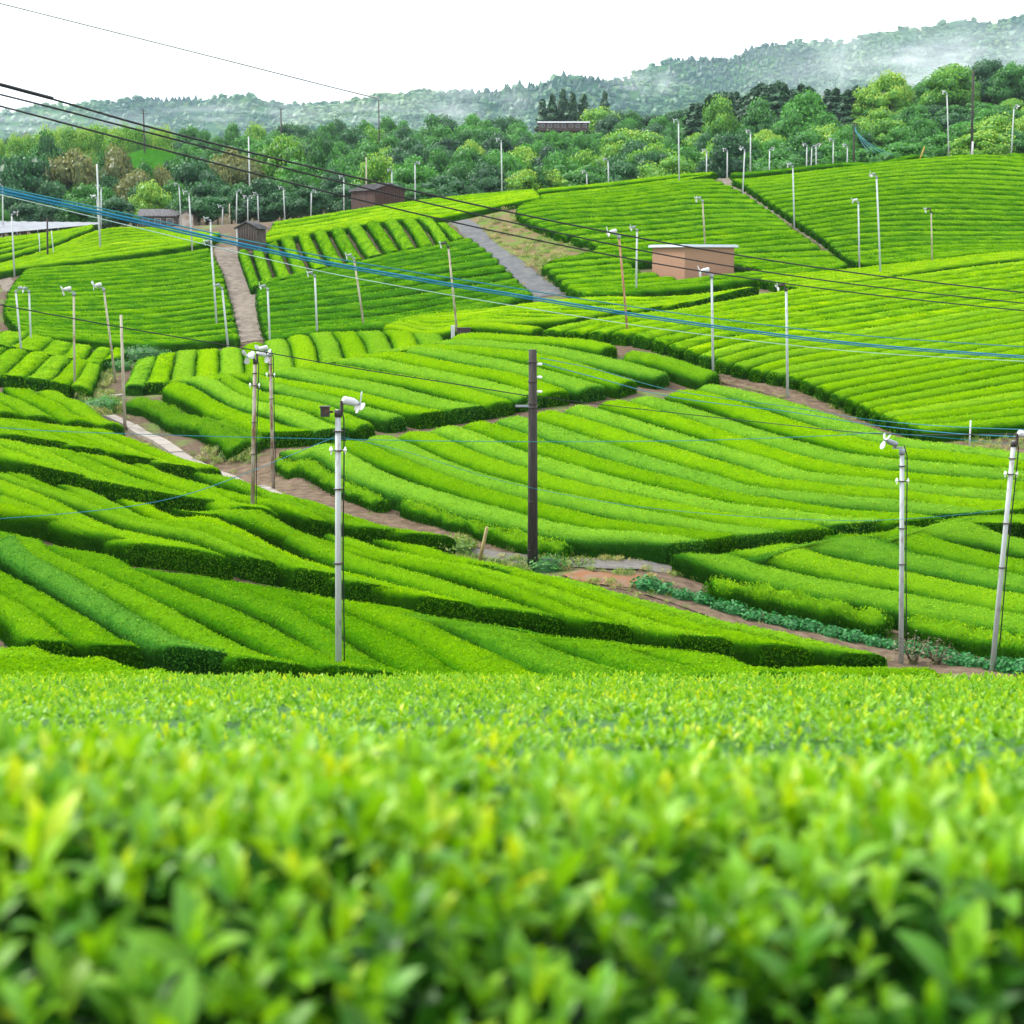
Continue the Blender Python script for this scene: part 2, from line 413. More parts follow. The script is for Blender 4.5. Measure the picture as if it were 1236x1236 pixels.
def row_mesh(name, line, width, height, age_shade, tint, mat, shaggy=0.0, lod=None, cut=(0.0, 0.0)):
    """one clipped hedge along a ground line: rounded body plus baked leaves"""
    dist = float(np.median(np.hypot(line[:, 0], line[:, 1])))
    step = 0.28 if dist < 62 else (0.45 if dist < 104 else 0.8)
    length = np.linalg.norm(np.diff(line, axis=0), axis=1).sum()
    M = max(6, int(length / step) + 1)
    src = np.linspace(0, 1, len(line))
    ends = np.array([0.0, 0.05, 0.14, 0.30]) / length
    q = np.unique(np.concatenate([ends, np.linspace(0.5 / length, 1 - 0.5 / length, M), 1 - ends])) if length > 1.6 else np.linspace(0, 1, M)
    M = len(q)
    P = np.stack([np.interp(q, src, line[:, 0]), np.interp(q, src, line[:, 1])], 1)
    w = np.interp(q, src, np.broadcast_to(width, (len(line),)))
    T = np.gradient(P, axis=0); T /= np.linalg.norm(T, axis=1)[:, None] + 1e-9
    N = np.stack([-T[:, 1], T[:, 0]], 1)
    prof = PROF if dist < 104 else PROF[[0, 2, 3, 4, 5, 6, 7, 8, 9, 11]]
    K = len(prof)
    arc = q * length; e = np.minimum(arc, length - arc)
    shr = np.where(arc < length / 2, *(0.03 if abs(k) > 0.55 else 0.22 for k in cut))
    endw = 1 - shr * (1 - np.clip(e / 0.30, 0, 1) ** 0.5); endh = 1 - (0.05 + 0.5 * shr) * (1 - np.clip(e / 0.30, 0, 1) ** 0.5)
    sd = rng.integers(1, 9999)
    wob = 1 + 0.10 * (vnoise(arc * 0.55, arc * 0 + 3.3, sd) - 0.5) + (0.08 + shaggy * 0.5) * (vnoise(arc * 1.9, arc * 0 + 9.1, sd) - 0.5)
    X = P[:, None, :] + N[:, None, :] * (prof[None, :, 0] * (w * endw * wob)[:, None])[..., None]
    # ends are cut along the field edge, not square to the row
    off = prof[None, :, 0] * w[:, None]
    for c, dd in zip(cut, (arc, length - arc)):
        reach = max(1.0, min(0.5 * length, 2.2 * abs(c) * float(w.max()) * 0.5 + 0.5))
        X = X + T[:, None, :] * (c * off * np.clip(1 - dd / reach, 0, 1)[:, None])[..., None]
    full = np.clip(prof[:, 1] * 1.0 + 0.20 * np.sin(np.pi * np.clip(prof[:, 1], 0, 1)) ** 0.5 * (np.abs(prof[:, 0]) > 0.2), 0, 1)
    sq = np.where(arc < length / 2, *(float(abs(k) > 0.55) for k in cut)) * np.clip(1.15 - e / 1.6, 0, 1)
    hz = (prof[None, :, 1] * (1 - sq[:, None]) + full[None, :] * sq[:, None]) * height * endh[:, None]
    hz = hz * (1 + 0.05 * (vnoise(arc[:, None] * 0.45, prof[None, :, 0] * 1.3 + 5, sd + 5) - 0.5) + (0.07 + shaggy) * (vnoise(arc[:, None] * 2.6, prof[None, :, 0] * 7, sd + 9) - 0.5))
    Z = ground(X[..., 0], X[..., 1]) * 0.8 + ground(P[:, 0], P[:, 1])[:, None] * 0.2 + hz - 0.03
    V = np.concatenate([X, Z[..., None]], 2).reshape(-1, 3)
    i, k = np.meshgrid(np.arange(M - 1), np.arange(K - 1), indexing='ij')
    q0 = (i * K + k).ravel()
    F = np.stack([q0, q0 + K, q0 + K + 1, q0 + 1], 1)[:, ::-1]
    hk = np.arange(K // 2 - 1)
    cq = np.stack([hk, hk + 1, K - 2 - hk, K - 1 - hk], 1)
    nside = len(F)
    F = np.concatenate([F, cq, ((M - 1) * K + cq)[:, ::-1]])
    top = np.clip((prof[:, 1] - 0.56) / 0.36, 0, 1) ** 0.8  # darker down the sides: older leaves there, plus painted crease shade
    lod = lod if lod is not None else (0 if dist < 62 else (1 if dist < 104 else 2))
    base_tone = np.broadcast_to(((age_shade - 0.12) * (0.10 + 0.90 * top))[None, :] * np.clip(0.25 + e / 0.25, 0, 1)[:, None], (M, K)).ravel() + (0.10 if lod == 2 else 0.03) * rng.normal(size=M * K)
    # leaves baked on the body
    L, W, dens = ((0.076, 0.043, 215.0), (0.11, 0.062, 90.0), (0.175, 0.10, 24.0))[lod]
    a, b, c, d = (V[F[:, j]] for j in (3, 2, 1, 0))
    cr = np.cross(b - a, d - a); area = np.linalg.norm(cr, axis=1)
    fn = cr / (area[:, None] + 1e-9)
    if fn[:nside, 2].mean() < 0: fn[:nside] *= -1
    fn[nside:] *= np.where((fn[nside:, :2] * np.concatenate([np.repeat(-T[:1], len(cq), 0), np.repeat(T[-1:], len(cq), 0)])).sum(1) < 0, -1, 1)[:, None]
    away = (fn * (a / np.linalg.norm(a, axis=1)[:, None])).sum(1) > 0.25
    wt = area * np.where(away, 0.3, 1.0)
    wt[nside:] *= 2.2
    n = int(wt.sum() * dens)
    f = rng.choice(len(F), n, p=wt / wt.sum())
    u, v = rng.random((2, n, 1))
    C = (a[f] * (1 - u) + b[f] * u) * (1 - v) + (d[f] * (1 - u) + c[f] * u) * v
    nr = fn[f]
    kk = F[f, 3] % K
    kk = np.minimum(kk, K - 1)
    hf = prof[kk, 1] * (1 - v[:, 0]) + prof[np.minimum(kk + 1, K - 1), 1] * v[:, 0]
    endn = np.abs((nr[:, :2] * T[np.minimum(F[f, 3] // K, M - 1)]).sum(1))
    tt = np.clip((hf - 0.56) / 0.36, 0, 1) ** 0.8 * np.clip(1.7 - 1.6 * endn, 0.1, 1)  # side leaves are older; the ramp also paints shade into the creases
    tt[f >= nside] = 0.08 + 0.42 * rng.random((f >= nside).sum()) ** 1.5  # end faces kept dark: old leaves, with their shade painted in
    C = C + nr * ((f >= nside) * rng.uniform(-0.02, 0.12, n))[:, None]
    LV = leaf_quads(C, nr, L * (1 + shaggy), W, 0.55, 0.05 + 0.22 * shaggy, 1.2 + 4 * shaggy)
    patch = vnoise(C[:, 0] * 0.6, C[:, 1] * 0.6, sd) - 0.5
    la = age_shade * (0.14 + 0.86 * tt) + 0.085 * rng.normal(size=n) + 0.16 * patch
    lt = np.clip(tint + 0.12 * rng.normal(size=n), 0, 1)
    nv = len(V)
    allv = np.concatenate([V, LV])
    lf = nv + np.arange(4 * n).reshape(n, 4)
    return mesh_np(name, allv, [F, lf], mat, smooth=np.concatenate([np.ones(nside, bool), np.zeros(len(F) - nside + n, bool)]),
                   attrs={'age_shade': np.clip(np.concatenate([base_tone, np.repeat(la, 4)]), 0, 1), 'tint': np.concatenate([np.full(nv, tint), np.repeat(lt, 4)])})

def field(name, ctrl, phrase, group, n=None, explicit=False, pitch=1.8, fill=0.95, height=0.9, age_shade=0.7, tint=(0.05, 0.3), order=1, dmin=25.0, wmax=2.6, off=HC):
    """rows of one field. ctrl: lines of photo pixels, surveyed onto the canopy; explicit rows are built as given, else n rows are spread between them"""
    C = [spline(px_row(c, off, dmin), n=40) for c in ctrl]
    if not explicit:
        t = np.concatenate([[0], np.cumsum([np.linalg.norm(C[i + 1] - C[i], axis=1).mean() for i in range(len(C) - 1)])])
        if n is None: n = int(round(t[-1] / pitch)) + 1
        A = np.stack(C)                                      # ctrl, 40, 2
        D = np.gradient(A, t, axis=0) if len(C) > 2 else np.repeat((A[1:] - A[:1]) / t[-1], 2, axis=0)
        rows = []
        for s in np.linspace(0, t[-1], n):
            i = min(int(np.searchsorted(t, s, 'right')) - 1, len(t) - 2); h = t[i + 1] - t[i]; u = (s - t[i]) / h
            rows.append((2 * u ** 3 - 3 * u ** 2 + 1) * A[i] + (u ** 3 - 2 * u ** 2 + u) * h * D[i] + (-2 * u ** 3 + 3 * u ** 2) * A[i + 1] + (u ** 3 - u ** 2) * h * D[i + 1])
    else: rows = C
    out = []
    for i, P in enumerate(rows):
        ds = []
        for j in (i - 1, i + 1):
            if 0 <= j < len(rows):
                Q = spline(rows[j], n=160)
                ds.append(np.sqrt(((P[:, None, :] - Q[None]) ** 2).sum(-1)).min(1))
        med = np.median(np.minimum.reduce(ds)) if ds else pitch
        w = np.clip(sum(ds) / len(ds) if ds else np.full(40, pitch), 0.75 * med, 1.15 * med) * fill
        w = np.convolve(np.pad(w, 4, mode='edge'), np.ones(9) / 9, 'valid')
        w = np.clip(w, 0.6, wmax)

        tb = tint[i % len(tint)] * (0.5 if name not in ('lower', 'middle', 'swell', 'right', 'quilt') else 1.0) + rng.uniform(-0.05, 0.05)
        k = i if order == 1 else len(rows) - 1 - i
        cuts = []
        for end in (0, -1):
            a_, b_ = rows[max(i - 1, 0)][end], rows[min(i + 1, len(rows) - 1)][end]
            tv = (P[1] - P[0]) if end == 0 else (P[-1] - P[-2]); tv = tv / np.linalg.norm(tv)
            ev = b_ - a_; nv_ = np.array([-tv[1], tv[0]])
            den = ev @ nv_
            cuts.append(0.0 if abs(den) < 1e-6 or len(rows) < 2 else float(np.clip((ev @ tv) / den, -3.2, 3.2)))
        dense = spline(P, n=120); wd = np.interp(np.linspace(0, 1, 120), np.linspace(0, 1, 40), w)
        pcs = cut_building(dense)
        for j, pc in enumerate(pcs):
            o = obj('tea_hedge', row_mesh('tea_hedge', pc, wd[:len(pc)] if j == 0 else wd[-len(pc):], height, age_shade + rng.uniform(-0.065, 0.065), max(0, tb), TEA, cut=tuple(cuts) if len(pcs) == 1 else (0.0, 0.0)))
            lab = phrase.format(ordinal(k))
            if len(pcs) > 1: lab = '%s tea row %s of the brick building, counted from the bottom' % (ordinal(k), 'left' if j == 0 else 'right')
            tag(o, lab, 'tea row', group)
            out.append(o)
    return out

# near slope first, then the valley, then the far hillside.  Each string is one row, left to right, in photo pixels
field('lower', ['-60 690 20 735 60 772', '-40 672 75 738 140 778', '3 650 110 718 240 783', '18 644 110 692 210 745 330 797', '93 664 190 705 300 752 430 806', '207 690 280 712 370 752 480 812',
                '303 704 400 740 480 778 560 818', '418 724 490 748 570 787 640 818', '533 745 610 768 700 803 730 814', '655 765 740 783 850 812', '775 780 850 793 930 810'],
      '{} dark green tea row from the left in the nearest sloping field', 'tea rows of the nearest sloping field', explicit=True, age_shade=0.60, tint=(0.05, 0.02, 0.50, 0.05, 0.02, 0.1, 0.05, 0.02, 0.12, 0.05, 0.05), fill=0.97)
field('long', ['-110 590 -40 604 60 620', '-95 575 0 600 120 638', '-60 560 60 605 215 660', '-5 570 130 617 310 673', '20 571 150 620 385 690', '88 587 210 630 455 704', '162 605 300 645 540 723', '237 621 380 655 630 738',
               '332 635 480 672 735 752', '407 646 560 682 850 768', '487 655 640 692 950 779', '582 680 740 715 1042 788'],
      '{} tea row from the left in the long field with a curved dark face', 'tea rows of the long curved field', explicit=True, age_shade=0.71, tint=(0.03, 0.18), fill=0.97)
field('strip', ['-60 520 -10 538 70 566', '0 530 60 549 140 584', '50 538 120 562 215 597', '110 548 195 575 310 612', '172 560 270 592 385 627', '252 573 350 604 460 638', '312 592 400 615 518 645'],
      '{} tea row from the left in the narrow strip below the concrete gutter', 'tea rows of the narrow strip by the gutter', explicit=True, age_shade=0.72, tint=(0.03, 0.15), fill=1.0)
field('upper strip', ['-60 505 -10 515 48 529', '-20 502 40 518 105 540', '22 506 90 526 172 551', '67 513 130 531 215 560', '108 516 170 536 252 563'],
      '{} tea row from the left in the short strip left of the gutter bend', 'tea rows of the short strip', explicit=True, age_shade=0.74, tint=(0.03, 0.15), fill=1.0)
field('humps', ['-60 462 -25 476 8 496', '-28 463 10 480 50 500', '22 468 60 486 97 506', '58 470 95 488 135 510'],
      '{} broad tea row from the left in the four-row patch above the gutter', 'tea rows of the four-row patch', explicit=True, age_shade=0.72, tint=(0.05, 0.1), fill=0.98)
field('block a', ['-40 449 -24 433 -6 418', '-13 451 4 435 22 421', '15 453 32 438 50 424', '44 456 60 441 76 428', '72 461 86 446 98 433', '97 465 107 450 113 438'],
      '{} short wide tea row from the left in the front block at the left edge', 'short tea rows of the front left block', explicit=True, age_shade=0.76, tint=(0.03, 0.2), fill=0.98)
field('block b', ['-40 410 -25 402 -10 396', '-8 414 6 406 20 400', '25 420 38 412 50 405', '58 427 68 419 76 411', '85 432 93 423 99 415', '110 436 119 427 126 418', '134 433 140 426 144 419'],
      '{} short tea row from the left in the back block at the left edge', 'short tea rows of the back left block', explicit=True, age_shade=0.76, tint=(0.03, 0.2), fill=0.98)
_q = [(165, 435, 150, 462), (189, 426, 174, 462), (214, 422, 202, 459), (238, 421, 233, 457), (264, 419, 263, 455), (292, 415, 295, 452), (318, 410, 327, 447), (345, 405, 358, 443), (373, 401, 388, 438),
      (401, 399, 420, 433), (430, 399, 449, 428), (460, 397, 480, 424), (495, 397, 511, 417), (522, 400, 540, 411)]
field('quilt', ['%g %g %g %g %g %g' % ((a[2] + b[2]) / 2, (a[3] + b[3]) / 2, (a[0] + b[0] + a[2] + b[2]) / 4 + 1, (a[1] + b[1] + a[3] + b[3]) / 4 - 2, (a[0] + b[0]) / 2, (a[1] + b[1]) / 2) for a, b in zip(_q, _q[1:])],
      '{} short wide tea row from the left in the quilted block above the swelling field', 'short tea rows of the quilted block', explicit=True, age_shade=0.80, tint=(0.22, 0.03), fill=0.985, height=0.85)
field('swell', ['202 464 255 487 310 508 352 521', '218 457 300 484 350 496 402 517', '240 453 300 469 355 482 440 511', '265 452 330 462 420 486 480 502', '293 452 360 462 440 477 522 497', '327 447 400 455 480 471 563 491',
                '367 440 440 448 530 463 605 484', '407 434 480 440 560 456 640 476', '442 428 520 435 610 451 672 471', '472 422 560 428 650 447 715 466', '502 417 590 421 680 437 757 459', '532 412 620 415 705 428 800 451'],
      '{} tea row from the front left in the swelling field behind the dark utility pole', 'tea rows of the swelling field', explicit=True, age_shade=0.76, tint=(0.02, 0.28), fill=0.965)
field('swell ends', ['548 405 640 407 735 418'], 'uppermost short tea row of the swelling field, below the dark hedge face', 'tea rows of the swelling field', explicit=True, age_shade=0.78, tint=(0.05,), pitch=1.9)
field('swell end b', ['756 425 805 434 860 452'], 'short detached tea row at the right tip of the swelling field', 'tea rows of the swelling field', explicit=True, age_shade=0.74, tint=(0.2,), pitch=2.2)
field('middle', ['374 542 440 566 520 595 620 622 720 641 830 654', '420 532 480 555 560 585 660 612 760 632 872 648', '454 526 520 553 600 580 700 602 800 622 922 643', '496 521 560 545 640 570 740 595 860 618 980 638',
                 '534 514 600 538 680 562 780 588 900 612 1045 631', '572 508 640 530 720 555 820 580 920 602 1110 626', '614 502 680 522 760 548 850 573 930 592 1165 619', '655 495 720 514 800 540 880 563 960 582 1250 612',
                 '695 489 760 508 840 532 910 552 1000 574 1330 606', '737 482 800 500 870 522 930 543 1040 566 1330 597', '772 478 840 497 910 520 980 540 1060 554 1330 584', '819 470 870 482 930 503 1000 523 1080 540 1330 573', '852 464 900 474 960 491 1020 511 1100 532 1330 563'],
      '{} tea row from the dirt track in the large field by the dark utility pole', 'tea rows of the large middle field', explicit=True, age_shade=0.74, tint=(0.34, 0.02), fill=0.96, wmax=3.0)
field('right', ['848 668 918 687 986 703 1054 714 1122 727 1236 747 1330 765', '913 660 952 666 1020 682 1088 694 1156 708 1236 723 1330 738', '981 653 1020 655 1088 670 1156 683 1236 699 1330 712', '1049 645 1088 646 1156 662 1236 679 1330 690',
                '1115 636 1142 635 1190 644 1236 655 1330 668', '1185 631 1214 628 1250 632 1330 644'],
      '{} thick tea row from the front in the right field behind the leaning white pole', 'tea rows of the right field', explicit=True, age_shade=0.70, tint=(0.28, 0.08), fill=0.97, wmax=3.0)
field('bright', ['1108 514 1170 509 1330 496', '1024 481 1086 468 1330 427', '954 453 1050 437 1330 392', '864 432 1000 409 1330 360', '772 404 950 379 1330 330', '664 397 800 376 945 352 1330 309'],
      '{} tea row from the bottom in the broad bright field crossed by blue cables', 'tea rows of the broad bright field', age_shade=0.79, tint=(0.05, 0.2), fill=0.88)
field('bright top', ['466 391 560 391 650 395', '480 386 600 379 690 380 790 370', '500 381 700 360 800 358.5 900 348'],
      '{} tea row from the front in the bright band below the brick building', 'tea rows of the bright band', age_shade=0.84, tint=(0.05, 0.15), fill=0.95, pitch=1.9)
field('bright crest', ['960 345 1120 322 1330 305', '905 333 1100 316 1330 297'],
      '{} tea row from the front on the bright crest right of the brick building', 'tea rows of the bright crest', age_shade=0.84, tint=(0.05, 0.15), fill=0.95)
field('brick field', ['700 352 800 346 900 334 1022 319', '668 330 780 321 880 312 1008 308', '658 318 780 309 880 300 985 293', '718 301 800 294 880 287 965 280', '660 276 760 268 850 260 938 259', '624 251 720 243 820 232 895 230', '654 239 740 230 810 220 862 216'],
      '{} tea row from the bottom in the hillside field behind the brick building', 'tea rows of the hillside field behind the brick building', age_shade=0.64, tint=(0.10, 0.16), fill=0.84, n=22)
field('back right', ['1036 315 1120 309 1330 297', '1000 292 1100 284 1330 280', '962 266 1050 254 1150 250 1330 256', '922 238 1020 226 1130 217 1330 226', '885 216 1000 204 1100 193 1192 187 1330 200'],
      '{} tea row from the bottom in the hillside field at the upper right', 'tea rows of the upper right hillside', age_shade=0.64, tint=(0.10, 0.16), fill=0.84, n=23)
field('dark', ['322 405 400 395 500 381 640 353', '313 379 420 367 520 353 624 336', '310 359 420 344 520 326 602 313', '312 340 400 323 480 305 569 287'],
      '{} tea row from the bottom in the dark green field left of the grey road', 'tea rows of the dark green field', age_shade=0.50, tint=(0.22, 0.3), fill=0.81, n=12)
_q = [(286, 300, 303, 345), (301, 301, 314, 342), (321, 299, 335, 338), (335, 286, 355, 332), (355, 279, 376, 325), (374, 277, 398, 321), (393, 274, 419, 315), (414, 271, 442, 311), (436, 267, 465, 304), (458, 264, 485, 300),
      (480, 261, 505, 297), (502, 260, 527, 292), (525, 265, 546, 289), (541, 272, 565, 285)]
field('stripes', ['%g %g %g %g' % ((a[2] + b[2]) / 2, (a[3] + b[3]) / 2, (a[0] + b[0]) / 2, (a[1] + b[1]) / 2) for a, b in zip(_q, _q[1:])],
      '{} downhill tea row from the wooden hut, brown earth showing on both sides', 'downhill tea rows beside the hut', explicit=True, age_shade=0.66, tint=(0.12, 0.2), fill=0.72)
field('crest', ['318 288 400 274 480 262 560 254 652 236', '330 268 420 254 520 240 645 228'], '{} tea row from the front on the bright crest below the small brown barn', 'tea rows of the middle crest', age_shade=0.82, tint=(0.05, 0.12), fill=0.97, n=6)
field('crest hedge', ['652 236 740 226 815 216 845 213', '648 229 740 220 815 211 862 208'], '{} tea row from the front on the crest left of the brown footpath', 'tea rows on the crest left of the footpath', age_shade=0.72, tint=(0.05,), fill=0.97, n=2)
field('crest edge', ['884 209 1000 198 1100 187 1186 181'], 'single dark tea row along the crest of the upper right hillside', None, explicit=True, age_shade=0.45, tint=(0.1,), pitch=1.7)
field('corner', ['1206 188 1250 199 1330 220', '1206 181 1250 189 1330 203', '1212 176 1250 181 1330 192'], '{} tea row from the front in the patch at the upper right corner', 'tea rows of the upper right corner patch', age_shade=0.6, tint=(0.1,), n=4)
field('left', ['25 400 110 407 200 410 288 403', '5 372 100 371 190 366 276 357', '12 347 100 344 190 337 268 327', '30 325 110 319 190 310 254 300'],
      '{} tea row from the bottom in the left hillside field beside the brown track', 'tea rows of the left hillside field', age_shade=0.62, tint=(0.08, 0.2), fill=0.84, n=18)
field('left crest', ['-20 330 30 320 135 306 252 291', '-20 322 65 299 125 277 190 275 265 281'], '{} tea row from the front on the bright rounded crest at the upper left', 'tea rows of the upper left crest', age_shade=0.82, tint=(0.05, 0.15), fill=0.97, n=9)
field('left back', ['-20 313 50 295 112 274', '-20 289 60 280 112 271'], '{} tea row from the front in the strip before the pale shade cloth', 'tea rows before the shade cloth', age_shade=0.76, tint=(0.05, 0.15), fill=0.95, n=5)
field('near left', ['-60 783 10 785 62 788', '-60 797 60 799 150 803', '-60 812 90 814 225 816'], '{} low tea row from the top at the lower left behind the leafy foreground', 'low tea rows at the lower left', explicit=True, age_shade=0.66, tint=(0.1,), pitch=1.8, dmin=26)
field('near right', ['948 810 1040 807 1122 806'], 'low trimmed tea row just behind the foreground beside the white pole', None, explicit=True, age_shade=0.66, tint=(0.1,), pitch=1.5, dmin=27)

def shaggy(ctrl, label, w=0.8, h=0.6, age_shade=0.7, mat=None, off=0.5):
    P = spline(px_row(ctrl, off), n=40)
    o = obj('young_tea_hedge', row_mesh('young_tea_hedge', P, w, h, age_shade, 0.12, mat or TEA, shaggy=0.55, lod=0))
    tag(o, label, 'young tea row', 'shaggy young tea rows')
shaggy('858 708 926 719 1000 737 1070 749', 'shaggy young tea row in front of the right field, left of the white pole', 1.0, 0.75)
shaggy('1097 751 1152 763 1236 779 1330 796', 'shaggy young tea row in front of the right field, right of the white pole', 1.0, 0.75)
shaggy('338 552 400 577 462 604', 'short young tea row on brown earth, upper piece before the middle field', 0.7, 0.55)
shaggy('488 607 550 624 612 643 684 659', 'short young tea row on brown earth reaching behind the dark utility pole', 0.75, 0.6)
shaggy('160 486 225 511 290 541', 'shaggy young tea row nearest the concrete gutter', 1.3, 0.75, 0.62)
shaggy('182 489 250 511 316 532', 'shaggy young tea row between the gutter and the swelling field', 1.0, 0.7, 0.6)
# ------------------------------------------------------------------ ground, roads, gutter
def soil_material():
    m, n, l, b = new_mat('soil')
    n1 = noise(n, l, 0.35, 6); n2 = noise(n, l, 3.5, 6, 0.7); n3 = noise(n, l, 0.12, 3)
    c = mixc(n, l, ramp(n, l, n2, 0.35, 0.7), (0.058, 0.040, 0.026), (0.13, 0.094, 0.062))
    c = mixc(n, l, ramp(n, l, n1, 0.52, 0.66), c, (0.085, 0.13, 0.03))
    l.new(c, b.inputs['Base Color']); b.inputs['Roughness'].default_value = 0.95; b.inputs['Specular IOR Level'].default_value = 0.1
    bump(n, l, b, n2, 0.6, 0.08)
    return m
SOIL = soil_material()
def far_ground(x, y):
    g = tps(np.clip(x, -30 - 0.45 * np.maximum(y, 0), 30 + 0.45 * np.maximum(y, 0)), np.clip(y, -14, 520))
    f = np.clip((y - 520) / 500, 0, 1); f = f * f * (3 - 2 * f)
    return g * (1 - f) + (-2.0) * f
_u = np.linspace(-1, 1, 201)
_yy = np.concatenate([np.arange(-14, 240, 1.5), np.geomspace(240, 6000, 60)])
_Y = np.repeat(_yy[:, None], len(_u), 1)
_X = _u[None, :] * (24 + 0.50 * np.maximum(_Y, 0))
_Z = far_ground(_X.ravel(), _Y.ravel()).reshape(_X.shape)
_near = (_Y < 419) & (np.abs(_X) < 149)
_Z[_near] = ground(_X[_near], _Y[_near])
_i, _k = np.meshgrid(np.arange(len(_yy) - 1), np.arange(len(_u) - 1), indexing='ij')
_f = (_i * len(_u) + _k).ravel()
gme = mesh_np('ground', np.stack([_X, _Y, _Z], 2).reshape(-1, 3), [np.stack([_f, _f + 1, _f + len(_u) + 1, _f + len(_u)], 1)], SOIL, smooth=True)
tag(obj('ground', gme), kind='structure')

def strip(name, centre, width, mat, off=0.02, hpx=0.0, cross=7, thick=0.0, raw=False, edge=0.12):
    """a road or path draped over the ground along photo pixels; width in metres (one value or one per point)"""
    P0 = np.array(centre, float) if raw else px_row(centre, hpx)
    w0 = np.broadcast_to(np.asarray(width, float), (len(P0),))
    P = spline(np.column_stack([P0, w0]), step=0.6)
    T = np.gradient(P[:, :2], axis=0); T /= np.linalg.norm(T, axis=1)[:, None]
    N = np.stack([-T[:, 1], T[:, 0]], 1)
    arc = np.arange(len(P)) * 0.6
    s = np.linspace(-0.5, 0.5, cross)
    V = []
    for k, t in enumerate(s):
        wob = edge * (vnoise(arc * 0.8, arc * 0 + 7 + t, 3) - 0.5) * (abs(t) > 0.4)
        q = P[:, :2] + N * (P[:, 2] * t + wob)[:, None]
        z = ground(q[:, 0], q[:, 1]) + off
        V.append(np.column_stack([q, z]))
    V = np.stack(V, 1); M = len(P)
    f = [(i * cross + k, (i + 1) * cross + k, (i + 1) * cross + k + 1, i * cross + k + 1) for i in range(M - 1) for k in range(cross - 1)]
    V = V.reshape(-1, 3)
    b = MB().add(V, f, True)
    if thick:
        for k in (0, cross - 1):
            e = V.reshape(M, cross, 3)[:, k]
            q = np.concatenate([e, e - np.array([0, 0, thick])])
            b.add(q, [(i, i + 1, M + i + 1, M + i) for i in range(M - 1)])
    o = b.build(name, mat)
    return tag(o, kind='structure')
TRACK = solid_mat('bare_earth_track', (0.10, 0.083, 0.066), 0.95, (0.17, 0.145, 0.118), 1.6, (0.35, 0.65), bmp=0.5, bdist=0.06, spec=0.1)
ASPH = solid_mat('worn_asphalt', (0.062, 0.067, 0.073), 0.85, (0.105, 0.105, 0.10), 1.1, (0.4, 0.7), bmp=0.15, spec=0.2)
EARTH = solid_mat('turned_earth', (0.066, 0.046, 0.029), 0.95, (0.135, 0.098, 0.065), 2.6, (0.35, 0.65), bmp=0.7, bdist=0.08, spec=0.1)
GRAVEL = solid_mat('grey_gravel', (0.085, 0.080, 0.072), 0.9, (0.14, 0.133, 0.12), 3.5, (0.35, 0.65), bmp=0.4, spec=0.1)
CLAY = solid_mat('orange_clay', (0.17, 0.075, 0.032), 0.95, (0.15, 0.10, 0.068), 2.2, (0.4, 0.65), bmp=0.7, bdist=0.08, spec=0.1)
CONC = solid_mat('pale_concrete', (0.23, 0.205, 0.175), 0.85, (0.14, 0.125, 0.105), 1.5, (0.5, 0.75), bmp=0.2, spec=0.2)
DRYGRASS = solid_mat('dry_scrub_ground', (0.125, 0.09, 0.045), 0.95, (0.075, 0.125, 0.018), 0.6, (0.42, 0.6), bmp=0.6, bdist=0.1, spec=0.1)

strip('dirt_track', '271 299 281 325 291 355 302 400 305 412', [2.3, 2.6, 2.8, 3.2, 3.2], TRACK, 0.05)
strip('asphalt_road', '541 258 572 283 610 314 645 343 666 357', [2.0, 2.1, 2.3, 2.6, 3.2], ASPH, 0.05)
strip('scrub_bank', '568 256 615 280 660 305 690 330 690 345', [3.5, 6.5, 6.0, 4.0, 2.5], DRYGRASS, 0.035, cross=11)
strip('footpath', '868 213 900 233 945 262 990 292 1030 318', [2.0, 1.5, 1.4, 1.4, 1.4], TRACK, 0.05)
strip('corner_path', '1190 185 1210 192 1250 206', [1.6, 1.2, 1.2], TRACK, 0.05)
strip('earth_strip', '868 453 920 467 985 492 1040 519 1110 534 1180 541 1260 548', [1.6, 1.8, 1.9, 2.0, 2.0, 3.0, 3.0], EARTH, 0.05)
strip('valley_earth', '270 540 330 571 400 605 470 632 560 650 660 664', [3.5, 5.5, 5.0, 3.6, 3.2, 2.2], EARTH, 0.03, cross=9)
strip('valley_path', '520 653 590 671 660 679 740 683 800 686 862 690', [1.0, 1.2, 1.5, 1.7, 2.0, 0.8], GRAVEL, 0.045, edge=0.9, cross=9)
strip('clay_patch', '690 692 730 698 770 704 800 712', [0.6, 1.7, 1.8, 0.5], CLAY, 0.06, edge=1.0, cross=9)
strip('field_earth', '770 695 850 722 930 752 1010 782 1090 805 1200 822', [3.5, 3.4, 3.4, 3.6, 3.8, 4.0], EARTH, 0.03, cross=9)
strip('gap_path', '40 556 120 580 230 610 330 634 430 650 500 660', 1.1, ASPH, 0.04)
strip('bare_shoulder', '-10 314 0 330 12 352', 1.2, TRACK, 0.05)

